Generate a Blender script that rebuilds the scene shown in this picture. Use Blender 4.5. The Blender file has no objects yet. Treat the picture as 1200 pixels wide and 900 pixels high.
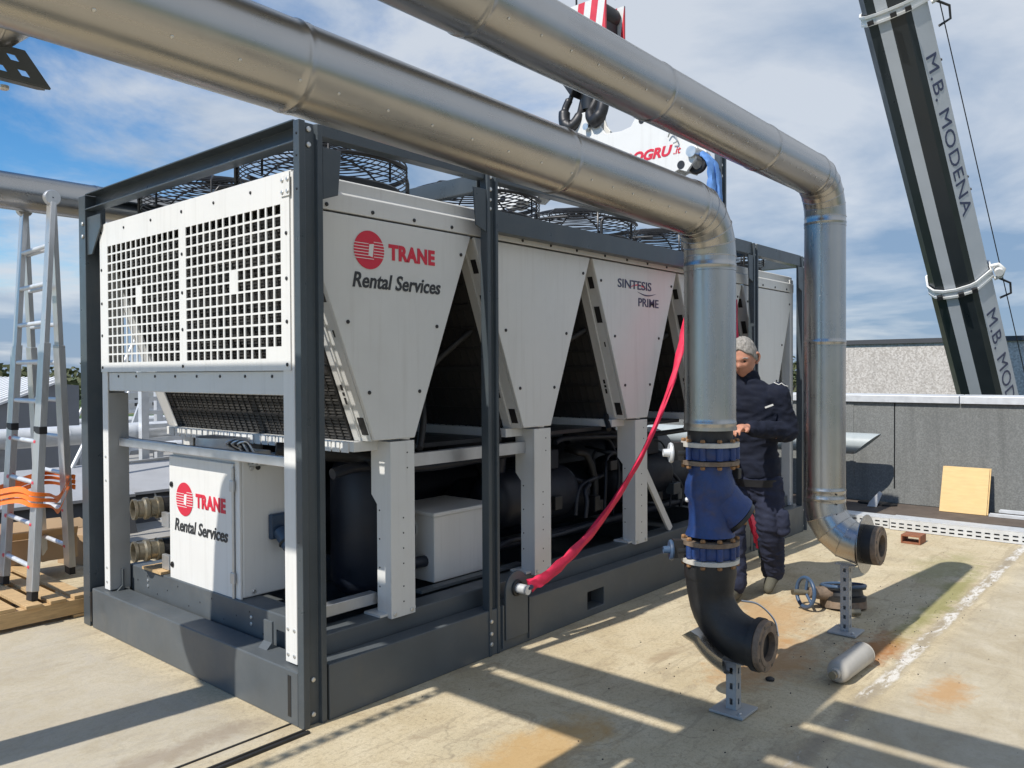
import bpy, bmesh, math, random
from mathutils import Vector, Matrix, Quaternion
random.seed(7)
V = Vector
PI = math.pi
scene = bpy.context.scene
col = scene.collection

# ------------------------------------------------------------------ camera
cam_d = bpy.data.cameras.new('camera')
cam = bpy.data.objects.new('camera', cam_d); col.objects.link(cam)
yaw, pitch, roll = 0.71357, -0.015275, -0.0050276
fw = V((math.cos(yaw)*math.cos(pitch), math.sin(yaw)*math.cos(pitch), math.sin(pitch)))
rt0 = V((math.sin(yaw), -math.cos(yaw), 0)); up0 = rt0.cross(fw)
rt = rt0*math.cos(roll) + up0*math.sin(roll); up = -rt0*math.sin(roll) + up0*math.cos(roll)
M3 = Matrix((rt, up, -fw)).transposed()
cam.matrix_world = Matrix.Translation((-2.1256, -3.0953, 1.6217)) @ M3.to_4x4()
cam_d.sensor_width = 36; cam_d.lens = 946.49/1200*36
cam_d.clip_start = 0.05; cam_d.clip_end = 5000
scene.camera = cam

# ------------------------------------------------------------------ sun and sky
SX, SK = 0.87, 0.087                     # shadow shift per metre of height along +X and -Y
sun_d = bpy.data.lights.new('sun', 'SUN'); sun_d.energy = 5.0; sun_d.angle = math.radians(0.5); sun_d.color = (1.0, 0.945, 0.86)
sun = bpy.data.objects.new('sun', sun_d); col.objects.link(sun)
sun.rotation_euler = V((SX, -SK, -1)).to_track_quat('-Z', 'Y').to_euler()
sun.location = (-6, 1, 12)
world = bpy.data.worlds.new('World'); scene.world = world; world.use_nodes = True
wn, wl = world.node_tree.nodes, world.node_tree.links
wn.clear()
w_out = wn.new('ShaderNodeOutputWorld'); w_bg = wn.new('ShaderNodeBackground'); w_bg.inputs['Strength'].default_value = 0.145
sky = wn.new('ShaderNodeTexSky'); sky.sky_type = 'NISHITA'; sky.sun_disc = False
sky.sun_elevation = math.atan(1/math.hypot(SX, SK)); sky.sun_rotation = math.atan2(-SX, SK) % (2*PI)
sky.altitude = 50; sky.air_density = 1.0; sky.dust_density = 0.25; sky.ozone_density = 3.0
tc = wn.new('ShaderNodeTexCoord')
sep = wn.new('ShaderNodeSeparateXYZ'); wl.new(tc.outputs['Generated'], sep.inputs[0])
def wmath(op, a, b=None, clamp=False):
    n = wn.new('ShaderNodeMath'); n.operation = op; n.use_clamp = clamp
    for i, x in enumerate((a, b)):
        if x is None: continue
        if isinstance(x, (int, float)): n.inputs[i].default_value = x
        else: wl.new(x, n.inputs[i])
    return n.outputs[0]
zz = wmath('ADD', wmath('MAXIMUM', sep.outputs['Z'], 0.0), 0.17)
comb = wn.new('ShaderNodeCombineXYZ')
wl.new(wmath('DIVIDE', sep.outputs['X'], zz), comb.inputs['X']); wl.new(wmath('DIVIDE', sep.outputs['Y'], zz), comb.inputs['Y'])
comb.inputs['Z'].default_value = 3.7
def wnoise(scale, detail, rough, dist=0.0, off=(0, 0, 0)):
    mp = wn.new('ShaderNodeMapping'); mp.inputs['Location'].default_value = off; wl.new(comb.outputs[0], mp.inputs[0])
    n = wn.new('ShaderNodeTexNoise'); n.inputs['Scale'].default_value = scale; n.inputs['Detail'].default_value = detail
    n.inputs['Roughness'].default_value = rough; n.inputs['Distortion'].default_value = dist
    wl.new(mp.outputs[0], n.inputs['Vector']); return n.outputs['Fac']
n1 = wnoise(0.55, 8, 0.55, 0.25, (20.6, 15.8, 0))
n2 = wnoise(1.5, 9, 0.6, 0.35, (7.1, -4.0, 0))
# broken cloud: thicker over the wall side of the roof, open towards the fields
side = wmath('MULTIPLY', wmath('SUBTRACT', sep.outputs['X'], sep.outputs['Y']), 0.20)
low = wmath('MULTIPLY', wmath('SUBTRACT', 0.22, sep.outputs['Z'], True), 1.1)
dens = wmath('ADD', wmath('ADD', wmath('ADD', wmath('MULTIPLY', n1, 0.75), wmath('MULTIPLY', n2, 0.45)), side), low)
cr = wn.new('ShaderNodeValToRGB'); cr.color_ramp.elements[0].position = 0.455; cr.color_ramp.elements[1].position = 0.60
cr.color_ramp.elements[0].color = (0, 0, 0, 1); cr.color_ramp.elements[1].color = (0.93, 0.93, 0.93, 1); cr.color_ramp.interpolation = 'EASE'
wl.new(dens, cr.inputs[0])
cc = wn.new('ShaderNodeValToRGB')        # cloud tone: white crests, blue grey bellies
cc.color_ramp.elements[0].position = 0.38; cc.color_ramp.elements[0].color = (1.75, 2.55, 3.75, 1)
cc.color_ramp.elements[1].position = 0.60; cc.color_ramp.elements[1].color = (4.5, 4.85, 5.35, 1)
wl.new(wmath('ADD', wnoise(1.1, 8, 0.55, 0.3, (7.5, 3.3, 0)), wmath('MULTIPLY', wmath('SUBTRACT', wmath('MINIMUM', sep.outputs['Z'], 0.3), 0.17), 0.75)), cc.inputs[0])
hs = wn.new('ShaderNodeHueSaturation'); hs.inputs['Saturation'].default_value = 1.35; wl.new(sky.outputs[0], hs.inputs['Color'])
mixw = wn.new('ShaderNodeMixRGB'); wl.new(cr.outputs[0], mixw.inputs[0]); wl.new(hs.outputs[0], mixw.inputs[1]); wl.new(cc.outputs[0], mixw.inputs[2])
wl.new(mixw.outputs[0], w_bg.inputs['Color']); wl.new(w_bg.outputs[0], w_out.inputs['Surface'])
scene.view_settings.view_transform = 'Standard'; scene.view_settings.look = 'None'
scene.view_settings.exposure = 0.0; scene.view_settings.gamma = 1.0; scene.view_settings.use_curve_mapping = False

# ------------------------------------------------------------------ materials
def nd(nt, typ, **kw):
    n = nt.nodes.new(typ)
    for k, v in kw.items(): setattr(n, k, v)
    return n
def ramp(nt, fac, stops):
    r = nd(nt, 'ShaderNodeValToRGB'); e = r.color_ramp.elements
    while len(e) < len(stops): e.new(0.5)
    for el, (p, c) in zip(e, stops):
        el.position = p; el.color = (*c, 1) if len(c) == 3 else c
    nt.links.new(fac, r.inputs[0]); return r.outputs[0]
def noise(nt, vec, scale, detail=4, rough=0.55, dist=0.0, stretch=None):
    if stretch:
        mp = nd(nt, 'ShaderNodeMapping'); mp.inputs['Scale'].default_value = stretch; nt.links.new(vec, mp.inputs[0]); vec = mp.outputs[0]
    n = nd(nt, 'ShaderNodeTexNoise'); n.inputs['Scale'].default_value = scale; n.inputs['Detail'].default_value = detail
    n.inputs['Roughness'].default_value = rough; n.inputs['Distortion'].default_value = dist
    nt.links.new(vec, n.inputs['Vector']); return n.outputs['Fac']
def mixc(nt, fac, a, b, mode='MIX'):
    m = nd(nt, 'ShaderNodeMixRGB', blend_type=mode)
    for i, x in enumerate((fac, a, b)):
        if isinstance(x, (int, float)): m.inputs[i].default_value = x
        elif isinstance(x, tuple): m.inputs[i].default_value = (*x, 1) if len(x) == 3 else x
        else: nt.links.new(x, m.inputs[i])
    return m.outputs[0]
def mth(nt, op, a, b=None, clamp=False):
    n = nd(nt, 'ShaderNodeMath', operation=op); n.use_clamp = clamp
    for i, x in enumerate((a, b)):
        if x is None: continue
        if isinstance(x, (int, float)): n.inputs[i].default_value = x
        else: nt.links.new(x, n.inputs[i])
    return n.outputs[0]
def bump(nt, h, strength=0.3, dist=0.01):
    b = nd(nt, 'ShaderNodeBump'); b.inputs['Strength'].default_value = strength; b.inputs['Distance'].default_value = dist
    nt.links.new(h, b.inputs['Height']); return b.outputs[0]
MATS = {}
def base_mat(name):
    m = bpy.data.materials.new(name); m.use_nodes = True; nt = m.node_tree
    bs = nt.nodes['Principled BSDF']; t = nd(nt, 'ShaderNodeTexCoord'); MATS[name] = m
    return m, nt, bs, t.outputs['Object']
def mat(name, c, rough=0.5, metal=0.0, var=0.12, nscale=6, bumpd=0.0, bscale=60, dirt=None, dirt_amt=0.3, stretch=None, spec=0.5):
    m, nt, bs, oc = base_mat(name)
    n = noise(nt, oc, nscale, 5, 0.6, 0.2, stretch)
    c1 = tuple(x*(1-var) for x in c); c2 = tuple(min(1, x*(1+var)) for x in c)
    out = ramp(nt, n, [(0.3, c1), (0.7, c2)])
    if dirt:
        dn = noise(nt, oc, nscale*0.7+1.3, 7, 0.65, 0.6)
        out = mixc(nt, ramp(nt, dn, [(0.52, (0, 0, 0)), (0.78, (dirt_amt,)*3)]), out, dirt)
    if name.startswith('white_'):
        rs_ = noise(nt, oc, 1.6, 7, 0.65, 0.3, (16, 16, 0.7))
        out = mixc(nt, ramp(nt, rs_, [(0.52, (0, 0, 0)), (0.72, (0.22,)*3)]), out, (0.40, 0.385, 0.35))
    nt.links.new(out, bs.inputs['Base Color'])
    nt.links.new(ramp(nt, noise(nt, oc, nscale*2, 4), [(0.3, (max(0.03, rough-0.08),)*3), (0.7, (min(1, rough+0.08),)*3)]), bs.inputs['Roughness'])
    bs.inputs['Metallic'].default_value = metal
    bs.inputs['Specular IOR Level'].default_value = spec
    if bumpd: nt.links.new(bump(nt, noise(nt, oc, bscale, 4), 0.5, bumpd), bs.inputs['Normal'])
    return m
mat('slate', (0.055, 0.069, 0.080), 0.34, 0, 0.10, 5, dirt=(0.16, 0.15, 0.13), dirt_amt=0.16)
mat('slate_base', (0.086, 0.098, 0.106), 0.45, 0, 0.10, 4, dirt=(0.20, 0.18, 0.15), dirt_amt=0.2)
mat('white_paint', (0.63, 0.635, 0.62), 0.38, 0, 0.03, 3, dirt=(0.48, 0.46, 0.41), dirt_amt=0.18)
mat('white_clean', (0.70, 0.70, 0.68), 0.42, 0, 0.02, 3, dirt=(0.55, 0.53, 0.48), dirt_amt=0.10)
mat('grey_paint', (0.36, 0.37, 0.37), 0.45, 0, 0.05, 4, dirt=(0.2, 0.19, 0.17), dirt_amt=0.2)
mat('black_paint', (0.014, 0.015, 0.017), 0.42, 0, 0.2, 6)
mat('black_rubber', (0.014, 0.014, 0.015), 0.55, 0, 0.25, 8, 0.004, 30, dirt=(0.08, 0.07, 0.06), dirt_amt=0.25)
mat('navy_vessel', (0.010, 0.014, 0.024), 0.5, 0, 0.2, 5)
mat('dark_steel', (0.045, 0.045, 0.047), 0.45, 0.6, 0.2, 6)
mat('galv', (0.55, 0.56, 0.57), 0.42, 0.75, 0.10, 9, dirt=(0.25, 0.24, 0.22), dirt_amt=0.2)
mat('galv_white', (0.66, 0.68, 0.70), 0.45, 0.35, 0.08, 9)
mat('zinc_bolt', (0.62, 0.62, 0.60), 0.35, 0.8, 0.05, 20)
mat('aluminium', (0.55, 0.55, 0.54), 0.38, 0.7, 0.08, 7, stretch=(12, 12, 0.6))
mat('red_plastic', (0.62, 0.05, 0.07), 0.4)
mat('red_print', (0.60, 0.022, 0.05), 0.5, 0, 0.03)
mat('black_print', (0.03, 0.032, 0.036), 0.5, 0, 0.05)
mat('blue_print', (0.035, 0.045, 0.10), 0.5, 0, 0.05)
mat('white_print', (0.72, 0.72, 0.70), 0.5, 0, 0.02)
mat('blue_paint', (0.013, 0.040, 0.15), 0.5, 0, 0.25, 14, 0.006, 55, dirt=(0.07, 0.05, 0.035), dirt_amt=0.6)
mat('blue_socket', (0.03, 0.06, 0.11), 0.4)
mat('blue_wheel', (0.045, 0.085, 0.155), 0.4, 0, 0.15, 12, dirt=(0.12, 0.09, 0.07), dirt_amt=0.35)
mat('rust_flange', (0.20, 0.15, 0.11), 0.75, 0.2, 0.35, 22, 0.004, 60, dirt=(0.26, 0.14, 0.07), dirt_amt=0.55)
mat('rust_bolt', (0.30, 0.16, 0.07), 0.7, 0.2, 0.3, 30)
mat('brass_dull', (0.26, 0.23, 0.17), 0.42, 0.75, 0.2, 12)
mat('gasket_white', (0.55, 0.53, 0.48), 0.6, 0, 0.12, 14, dirt=(0.3, 0.22, 0.14), dirt_amt=0.5)
mat('red_sling', (0.62, 0.018, 0.07), 0.65, 0, 0.16, 14, 0.004, 120)
mat('blue_sling', (0.10, 0.24, 0.55), 0.7, 0, 0.14, 14, 0.003, 120)
mat('teal_label', (0.05, 0.18, 0.19), 0.6)
mat('orange_strap', (0.92, 0.20, 0.02), 0.6, 0, 0.10, 12, 0.003, 90)
mat('pallet_wood', (0.50, 0.34, 0.17), 0.75, 0, 0.22, 8, 0.004, 50, dirt=(0.28, 0.18, 0.09), dirt_amt=0.5, stretch=(1, 8, 8))
mat('cardboard', (0.42, 0.29, 0.17), 0.8, 0, 0.06, 5)
mat('plywood', (0.66, 0.46, 0.21), 0.7, 0, 0.07, 6, stretch=(1, 1, 7))
mat('pvc_grey', (0.36, 0.40, 0.41), 0.4, 0, 0.05, 6)
mat('cylinder_grey', (0.42, 0.40, 0.36), 0.42, 0, 0.08, 8, dirt=(0.2, 0.16, 0.12), dirt_amt=0.4)
mat('jacket', (0.0125, 0.016, 0.030), 0.85, 0, 0.2, 12, 0.012, 14, spec=0.2)
mat('trousers', (0.026, 0.031, 0.056), 0.9, 0, 0.22, 14, 0.012, 18, spec=0.2)
mat('belt', (0.006, 0.006, 0.008), 0.5)
mat('skin', (0.50, 0.24, 0.16), 0.5, 0, 0.12, 25)
mat('grey_hair', (0.27, 0.255, 0.235), 0.75, 0, 0.35, 90, 0.004, 160, stretch=(1, 1, 0.3))
mat('eye_dark', (0.02, 0.015, 0.012), 0.3)
mat('boot', (0.085, 0.082, 0.062), 0.8, 0, 0.25, 30, 0.004, 60)
mat('crane_dark', (0.022, 0.028, 0.033), 0.35, 0, 0.1, 2)
mat('crane_white', (0.50, 0.52, 0.54), 0.4, 0, 0.05, 2)
mat('crane_collar', (0.72, 0.72, 0.70), 0.4, 0, 0.04, 3)
mat('membrane', (0.105, 0.082, 0.066), 0.9, 0, 0.25, 5, 0.006, 40, dirt=(0.20, 0.17, 0.13), dirt_amt=0.5)
mat('roof_grey', (0.17, 0.18, 0.20), 0.6, 0, 0.08, 3)
mat('roof_dark', (0.055, 0.058, 0.065), 0.7, 0, 0.1, 3)
mat('roof_white', (0.66, 0.67, 0.68), 0.55, 0, 0.05, 2)
mat('concrete_grey', (0.30, 0.29, 0.27), 0.85, 0, 0.12, 7, 0.006, 60)
mat('sheet_grey', (0.36, 0.37, 0.39), 0.5, 0, 0.06, 3, dirt=(0.22, 0.21, 0.2), dirt_amt=0.4)
mat('bark', (0.07, 0.05, 0.035), 0.9)
mat('leaf', (0.075, 0.085, 0.035), 0.8, 0, 0.4, 0.2)
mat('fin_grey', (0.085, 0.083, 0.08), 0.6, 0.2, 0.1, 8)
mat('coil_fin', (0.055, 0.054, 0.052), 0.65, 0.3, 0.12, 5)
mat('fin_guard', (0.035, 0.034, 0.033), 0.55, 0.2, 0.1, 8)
mat('orange_rust', (0.26, 0.10, 0.05), 0.85, 0, 0.25, 20, 0.004, 60)
mat('white_sealant', (0.62, 0.60, 0.56), 0.85, 0, 0.12, 10, 0.008, 30, dirt=(0.28, 0.25, 0.2), dirt_amt=0.8)

def steel_mat(name, axis):
    m, nt, bs, oc = base_mat(name)
    st = [14, 14, 14]; st[axis] = 0.35
    streak = noise(nt, oc, 2.2, 6, 0.6, 0.0, tuple(st))
    blot = noise(nt, oc, 3.0, 5, 0.6, 0.4)
    cc_ = mixc(nt, ramp(nt, blot, [(0.3, (0, 0, 0)), (0.75, (1, 1, 1))]), (0.39, 0.385, 0.375), (0.465, 0.458, 0.448))
    cc_ = mixc(nt, ramp(nt, streak, [(0.42, (0.22,)*3), (0.62, (0, 0, 0))]), cc_, (0.40, 0.37, 0.33))
    nt.links.new(cc_, bs.inputs['Base Color'])
    bs.inputs['Metallic'].default_value = 1.0
    nt.links.new(ramp(nt, mixc(nt, 0.5, streak, blot), [(0.35, (0.22,)*3), (0.65, (0.36,)*3)]), bs.inputs['Roughness'])
    wav = noise(nt, oc, 2.6, 3, 0.5, 0.0, tuple(1.0 if i == axis else 2.2 for i in range(3)))
    nt.links.new(bump(nt, mth(nt, 'ADD', mth(nt, 'MULTIPLY', wav, 1.0), mth(nt, 'MULTIPLY', streak, 0.10)), 0.18, 0.012), bs.inputs['Normal'])
steel_mat('steel_x', 0); steel_mat('steel_y', 1); steel_mat('steel_z', 2)

def concrete_mat():
    m, nt, bs, oc = base_mat('roof_concrete')
    big = noise(nt, oc, 0.55, 7, 0.62, 0.6); mid = noise(nt, oc, 2.3, 9, 0.70, 0.5); fine = noise(nt, oc, 46, 6, 0.75)
    blotch = noise(nt, oc, 5.5, 9, 0.74, 1.2); grain = noise(nt, oc, 160, 3, 0.6)
    scuff = noise(nt, oc, 3.2, 8, 0.72, 1.5, (0.45, 2.2, 1))
    c = ramp(nt, big, [(0.3, (0.40, 0.33, 0.212)), (0.55, (0.51, 0.435, 0.295)), (0.75, (0.45, 0.405, 0.295))])
    c = mixc(nt, ramp(nt, mid, [(0.44, (0, 0, 0)), (0.62, (0.6,)*3)]), c, (0.61, 0.545, 0.40))
    c = mixc(nt, ramp(nt, scuff, [(0.54, (0, 0, 0)), (0.60, (0.45,)*3)]), c, (0.33, 0.275, 0.195))
    c = mixc(nt, ramp(nt, blotch, [(0.56, (0, 0, 0)), (0.62, (0.45,)*3)]), c, (0.33, 0.255, 0.165))
    c = mixc(nt, ramp(nt, fine, [(0.36, (0.45,)*3), (0.50, (0, 0, 0))]), c, (0.25, 0.205, 0.15))
    c = mixc(nt, 0.16, c, ramp(nt, grain, [(0.35, (0.12, 0.10, 0.08)), (0.65, (0.75, 0.70, 0.6))]), 'OVERLAY')
    vc = nd(nt, 'ShaderNodeTexVoronoi', feature='DISTANCE_TO_EDGE'); vc.inputs['Scale'].default_value = 0.55
    wv_ = nd(nt, 'ShaderNodeVectorMath', operation='ADD'); nv_ = nd(nt, 'ShaderNodeTexNoise'); nv_.inputs['Scale'].default_value = 2.5; nv_.inputs['Detail'].default_value = 6
    nt.links.new(oc, nv_.inputs['Vector']); sc_ = nd(nt, 'ShaderNodeVectorMath', operation='SCALE'); sc_.inputs['Scale'].default_value = 0.5
    nt.links.new(nv_.outputs['Color'], sc_.inputs[0]); nt.links.new(oc, wv_.inputs[0]); nt.links.new(sc_.outputs[0], wv_.inputs[1]); nt.links.new(wv_.outputs[0], vc.inputs['Vector'])
    crack = ramp(nt, vc.outputs['Distance'], [(0.0, (0.3,)*3), (0.0024, (0, 0, 0))])
    crack = mixc(nt, 1.0, crack, ramp(nt, big, [(0.5, (0, 0, 0)), (0.56, (1, 1, 1))]), 'MULTIPLY')
    c = mixc(nt, crack, c, (0.14, 0.115, 0.09))
    sp = nd(nt, 'ShaderNodeSeparateXYZ'); nt.links.new(oc, sp.inputs[0]); X, Y = sp.outputs['X'], sp.outputs['Y']
    # greyer, paler pour beyond the joint (Y < -1.85)
    wob = mth(nt, 'MULTIPLY', mth(nt, 'SUBTRACT', mid, 0.5), 0.35)
    far = mth(nt, 'MULTIPLY', mth(nt, 'SUBTRACT', mth(nt, 'MULTIPLY', mth(nt, 'ADD', Y, wob), -1), 1.86), 9, True)
    c = mixc(nt, mth(nt, 'MULTIPLY', far, 0.62), c, mixc(nt, ramp(nt, mid, [(0.35, (0, 0, 0)), (0.65, (1, 1, 1))]), (0.34, 0.295, 0.215), (0.47, 0.435, 0.36)))
    lft = mth(nt, 'MULTIPLY', mth(nt, 'SUBTRACT', mth(nt, 'MULTIPLY', mth(nt, 'ADD', X, wob), -1), 0.02), 5, True)
    lft = mth(nt, 'MULTIPLY', lft, mth(nt, 'MULTIPLY', mth(nt, 'ADD', mth(nt, 'ADD', Y, wob), -0.0), 6, True))
    c = mixc(nt, mth(nt, 'MULTIPLY', lft, 0.6), c, mixc(nt, ramp(nt, blotch, [(0.35, (0, 0, 0)), (0.65, (1, 1, 1))]), (0.37, 0.335, 0.265), (0.45, 0.43, 0.38)))
    def spot(px, py, sx, sy, colr, amt):
        nonlocal c
        dx = mth(nt, 'DIVIDE', mth(nt, 'SUBTRACT', X, px), sx); dy = mth(nt, 'DIVIDE', mth(nt, 'SUBTRACT', Y, py), sy)
        d = mth(nt, 'SQRT', mth(nt, 'ADD', mth(nt, 'MULTIPLY', dx, dx), mth(nt, 'MULTIPLY', dy, dy)))
        d = mth(nt, 'ADD', d, mth(nt, 'MULTIPLY', mth(nt, 'SUBTRACT', mixc(nt, 0.5, mid, blotch), 0.5), 3.4))
        f = mth(nt, 'MULTIPLY', mth(nt, 'SUBTRACT', 1.0, d), 1.6, True)
        c = mixc(nt, mth(nt, 'MULTIPLY', f, amt), c, colr)
    # worn sealant along the joint: dark gutter with scuffed pale patches
    yj = mth(nt, 'ABSOLUTE', mth(nt, 'ADD', mth(nt, 'ADD', Y, 1.815), mth(nt, 'MULTIPLY', mth(nt, 'SUBTRACT', mid, 0.5), 0.09)))
    gut = mth(nt, 'MULTIPLY', mth(nt, 'SUBTRACT', 0.062, yj), 22, True)
    c = mixc(nt, mth(nt, 'MULTIPLY', gut, 0.55), c, (0.235, 0.205, 0.165))
    pat = noise(nt, oc, 1.7, 9, 0.72, 0.4, (1, 2.5, 1)); pat2 = noise(nt, oc, 15, 8, 0.75, 0.8, (0.7, 2, 1))
    pm = mth(nt, 'MULTIPLY', ramp(nt, pat, [(0.47, (0, 0, 0)), (0.53, (1, 1, 1))]), ramp(nt, pat2, [(0.42, (0, 0, 0)), (0.52, (1, 1, 1))]))
    pm = mth(nt, 'MULTIPLY', pm, mth(nt, 'MULTIPLY', mth(nt, 'SUBTRACT', 0.045, yj), 60, True))
    c = mixc(nt, mth(nt, 'MULTIPLY', pm, 0.9), c, (0.66, 0.64, 0.60))
    spot(2.75, -1.62, 0.42, 0.17, (0.34, 0.135, 0.035), 0.85)
    spot(2.2, -1.25, 0.6, 0.25, (0.40, 0.20, 0.07), 0.6)
    spot(2.9, -0.9, 0.9, 0.35, (0.44, 0.25, 0.10), 0.6)
    spot(2.35, -2.1, 0.3, 0.14, (0.45, 0.24, 0.08), 0.65)
    spot(4.2, -1.68, 1.3, 0.10, (0.21, 0.21, 0.06), 0.7)
    spot(5.2, -1.45, 0.7, 0.25, (0.26, 0.25, 0.10), 0.5)
    spot(0.55, -0.95, 0.6, 0.25, (0.46, 0.28, 0.10), 0.7)
    spot(1.0, -1.75, 0.5, 0.2, (0.22, 0.18, 0.13), 0.5)
    spot(1.9, -0.75, 0.25, 0.06, (0.30, 0.22, 0.14), 0.55)
    spot(-0.6, 0.25, 0.8, 0.12, (0.26, 0.21, 0.16), 0.6)
    nt.links.new(c, bs.inputs['Base Color']); bs.inputs['Roughness'].default_value = 0.9
    bs.inputs['Specular IOR Level'].default_value = 0.25
    h = mth(nt, 'ADD', mth(nt, 'MULTIPLY', mid, 0.8), mth(nt, 'MULTIPLY', fine, 0.25))
    nt.links.new(bump(nt, h, 0.55, 0.012), bs.inputs['Normal'])
concrete_mat()

def pebble_mat(name, c1, c2, c3, scale, bd):
    m, nt, bs, oc = base_mat(name)
    v = nd(nt, 'ShaderNodeTexVoronoi'); v.inputs['Scale'].default_value = scale; nt.links.new(oc, v.inputs['Vector'])
    sepc = nd(nt, 'ShaderNodeSeparateColor'); nt.links.new(v.outputs['Color'], sepc.inputs[0])
    c = ramp(nt, sepc.outputs[0], [(0.1, c1), (0.5, c2), (0.9, c3)])
    st = noise(nt, oc, 1.4, 6, 0.6, 0.3, (1, 1, 0.5))
    c = mixc(nt, ramp(nt, st, [(0.5, (0, 0, 0)), (0.75, (0.3,)*3)]), c, tuple(x*0.6 for x in c2))
    vs_n = noise(nt, oc, 1.2, 7, 0.65, 0.2, (1, 6, 0.35))
    c = mixc(nt, ramp(nt, vs_n, [(0.5, (0, 0, 0)), (0.68, (0.35,)*3)]), c, tuple(x*0.5 for x in c2))
    nt.links.new(c, bs.inputs['Base Color']); bs.inputs['Roughness'].default_value = 0.9
    nt.links.new(bump(nt, v.outputs['Distance'], -0.6, bd), bs.inputs['Normal'])
pebble_mat('pebble_pale', (0.40, 0.365, 0.33), (0.50, 0.465, 0.425), (0.60, 0.565, 0.525), 34, 0.008)
pebble_mat('parapet_grey', (0.155, 0.162, 0.156), (0.18, 0.187, 0.182), (0.215, 0.222, 0.216), 75, 0.003)

def field_mat():
    m, nt, bs, oc = base_mat('field_soil')
    sp = nd(nt, 'ShaderNodeSeparateXYZ'); nt.links.new(oc, sp.inputs[0])
    n = noise(nt, oc, 0.03, 5)
    d = mth(nt, 'ADD', mth(nt, 'ADD', mth(nt, 'MULTIPLY', sp.outputs['X'], 0.35), sp.outputs['Y']), mth(nt, 'MULTIPLY', n, 12))
    f = mth(nt, 'FRACT', mth(nt, 'DIVIDE', d, 150))
    c = ramp(nt, f, [(0.0, (0.045, 0.095, 0.022)), (0.42, (0.055, 0.11, 0.028)), (0.46, (0.20, 0.15, 0.09)), (0.60, (0.19, 0.14, 0.085)), (0.63, (0.06, 0.11, 0.03)), (0.9, (0.09, 0.13, 0.04)), (1.0, (0.045, 0.095, 0.022))])
    nt.links.new(mixc(nt, 0.25, c, mixc(nt, noise(nt, oc, 0.4, 6), (0.03, 0.05, 0.015), (0.1, 0.14, 0.05))), bs.inputs['Base Color']); bs.inputs['Roughness'].default_value = 1
field_mat()

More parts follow.
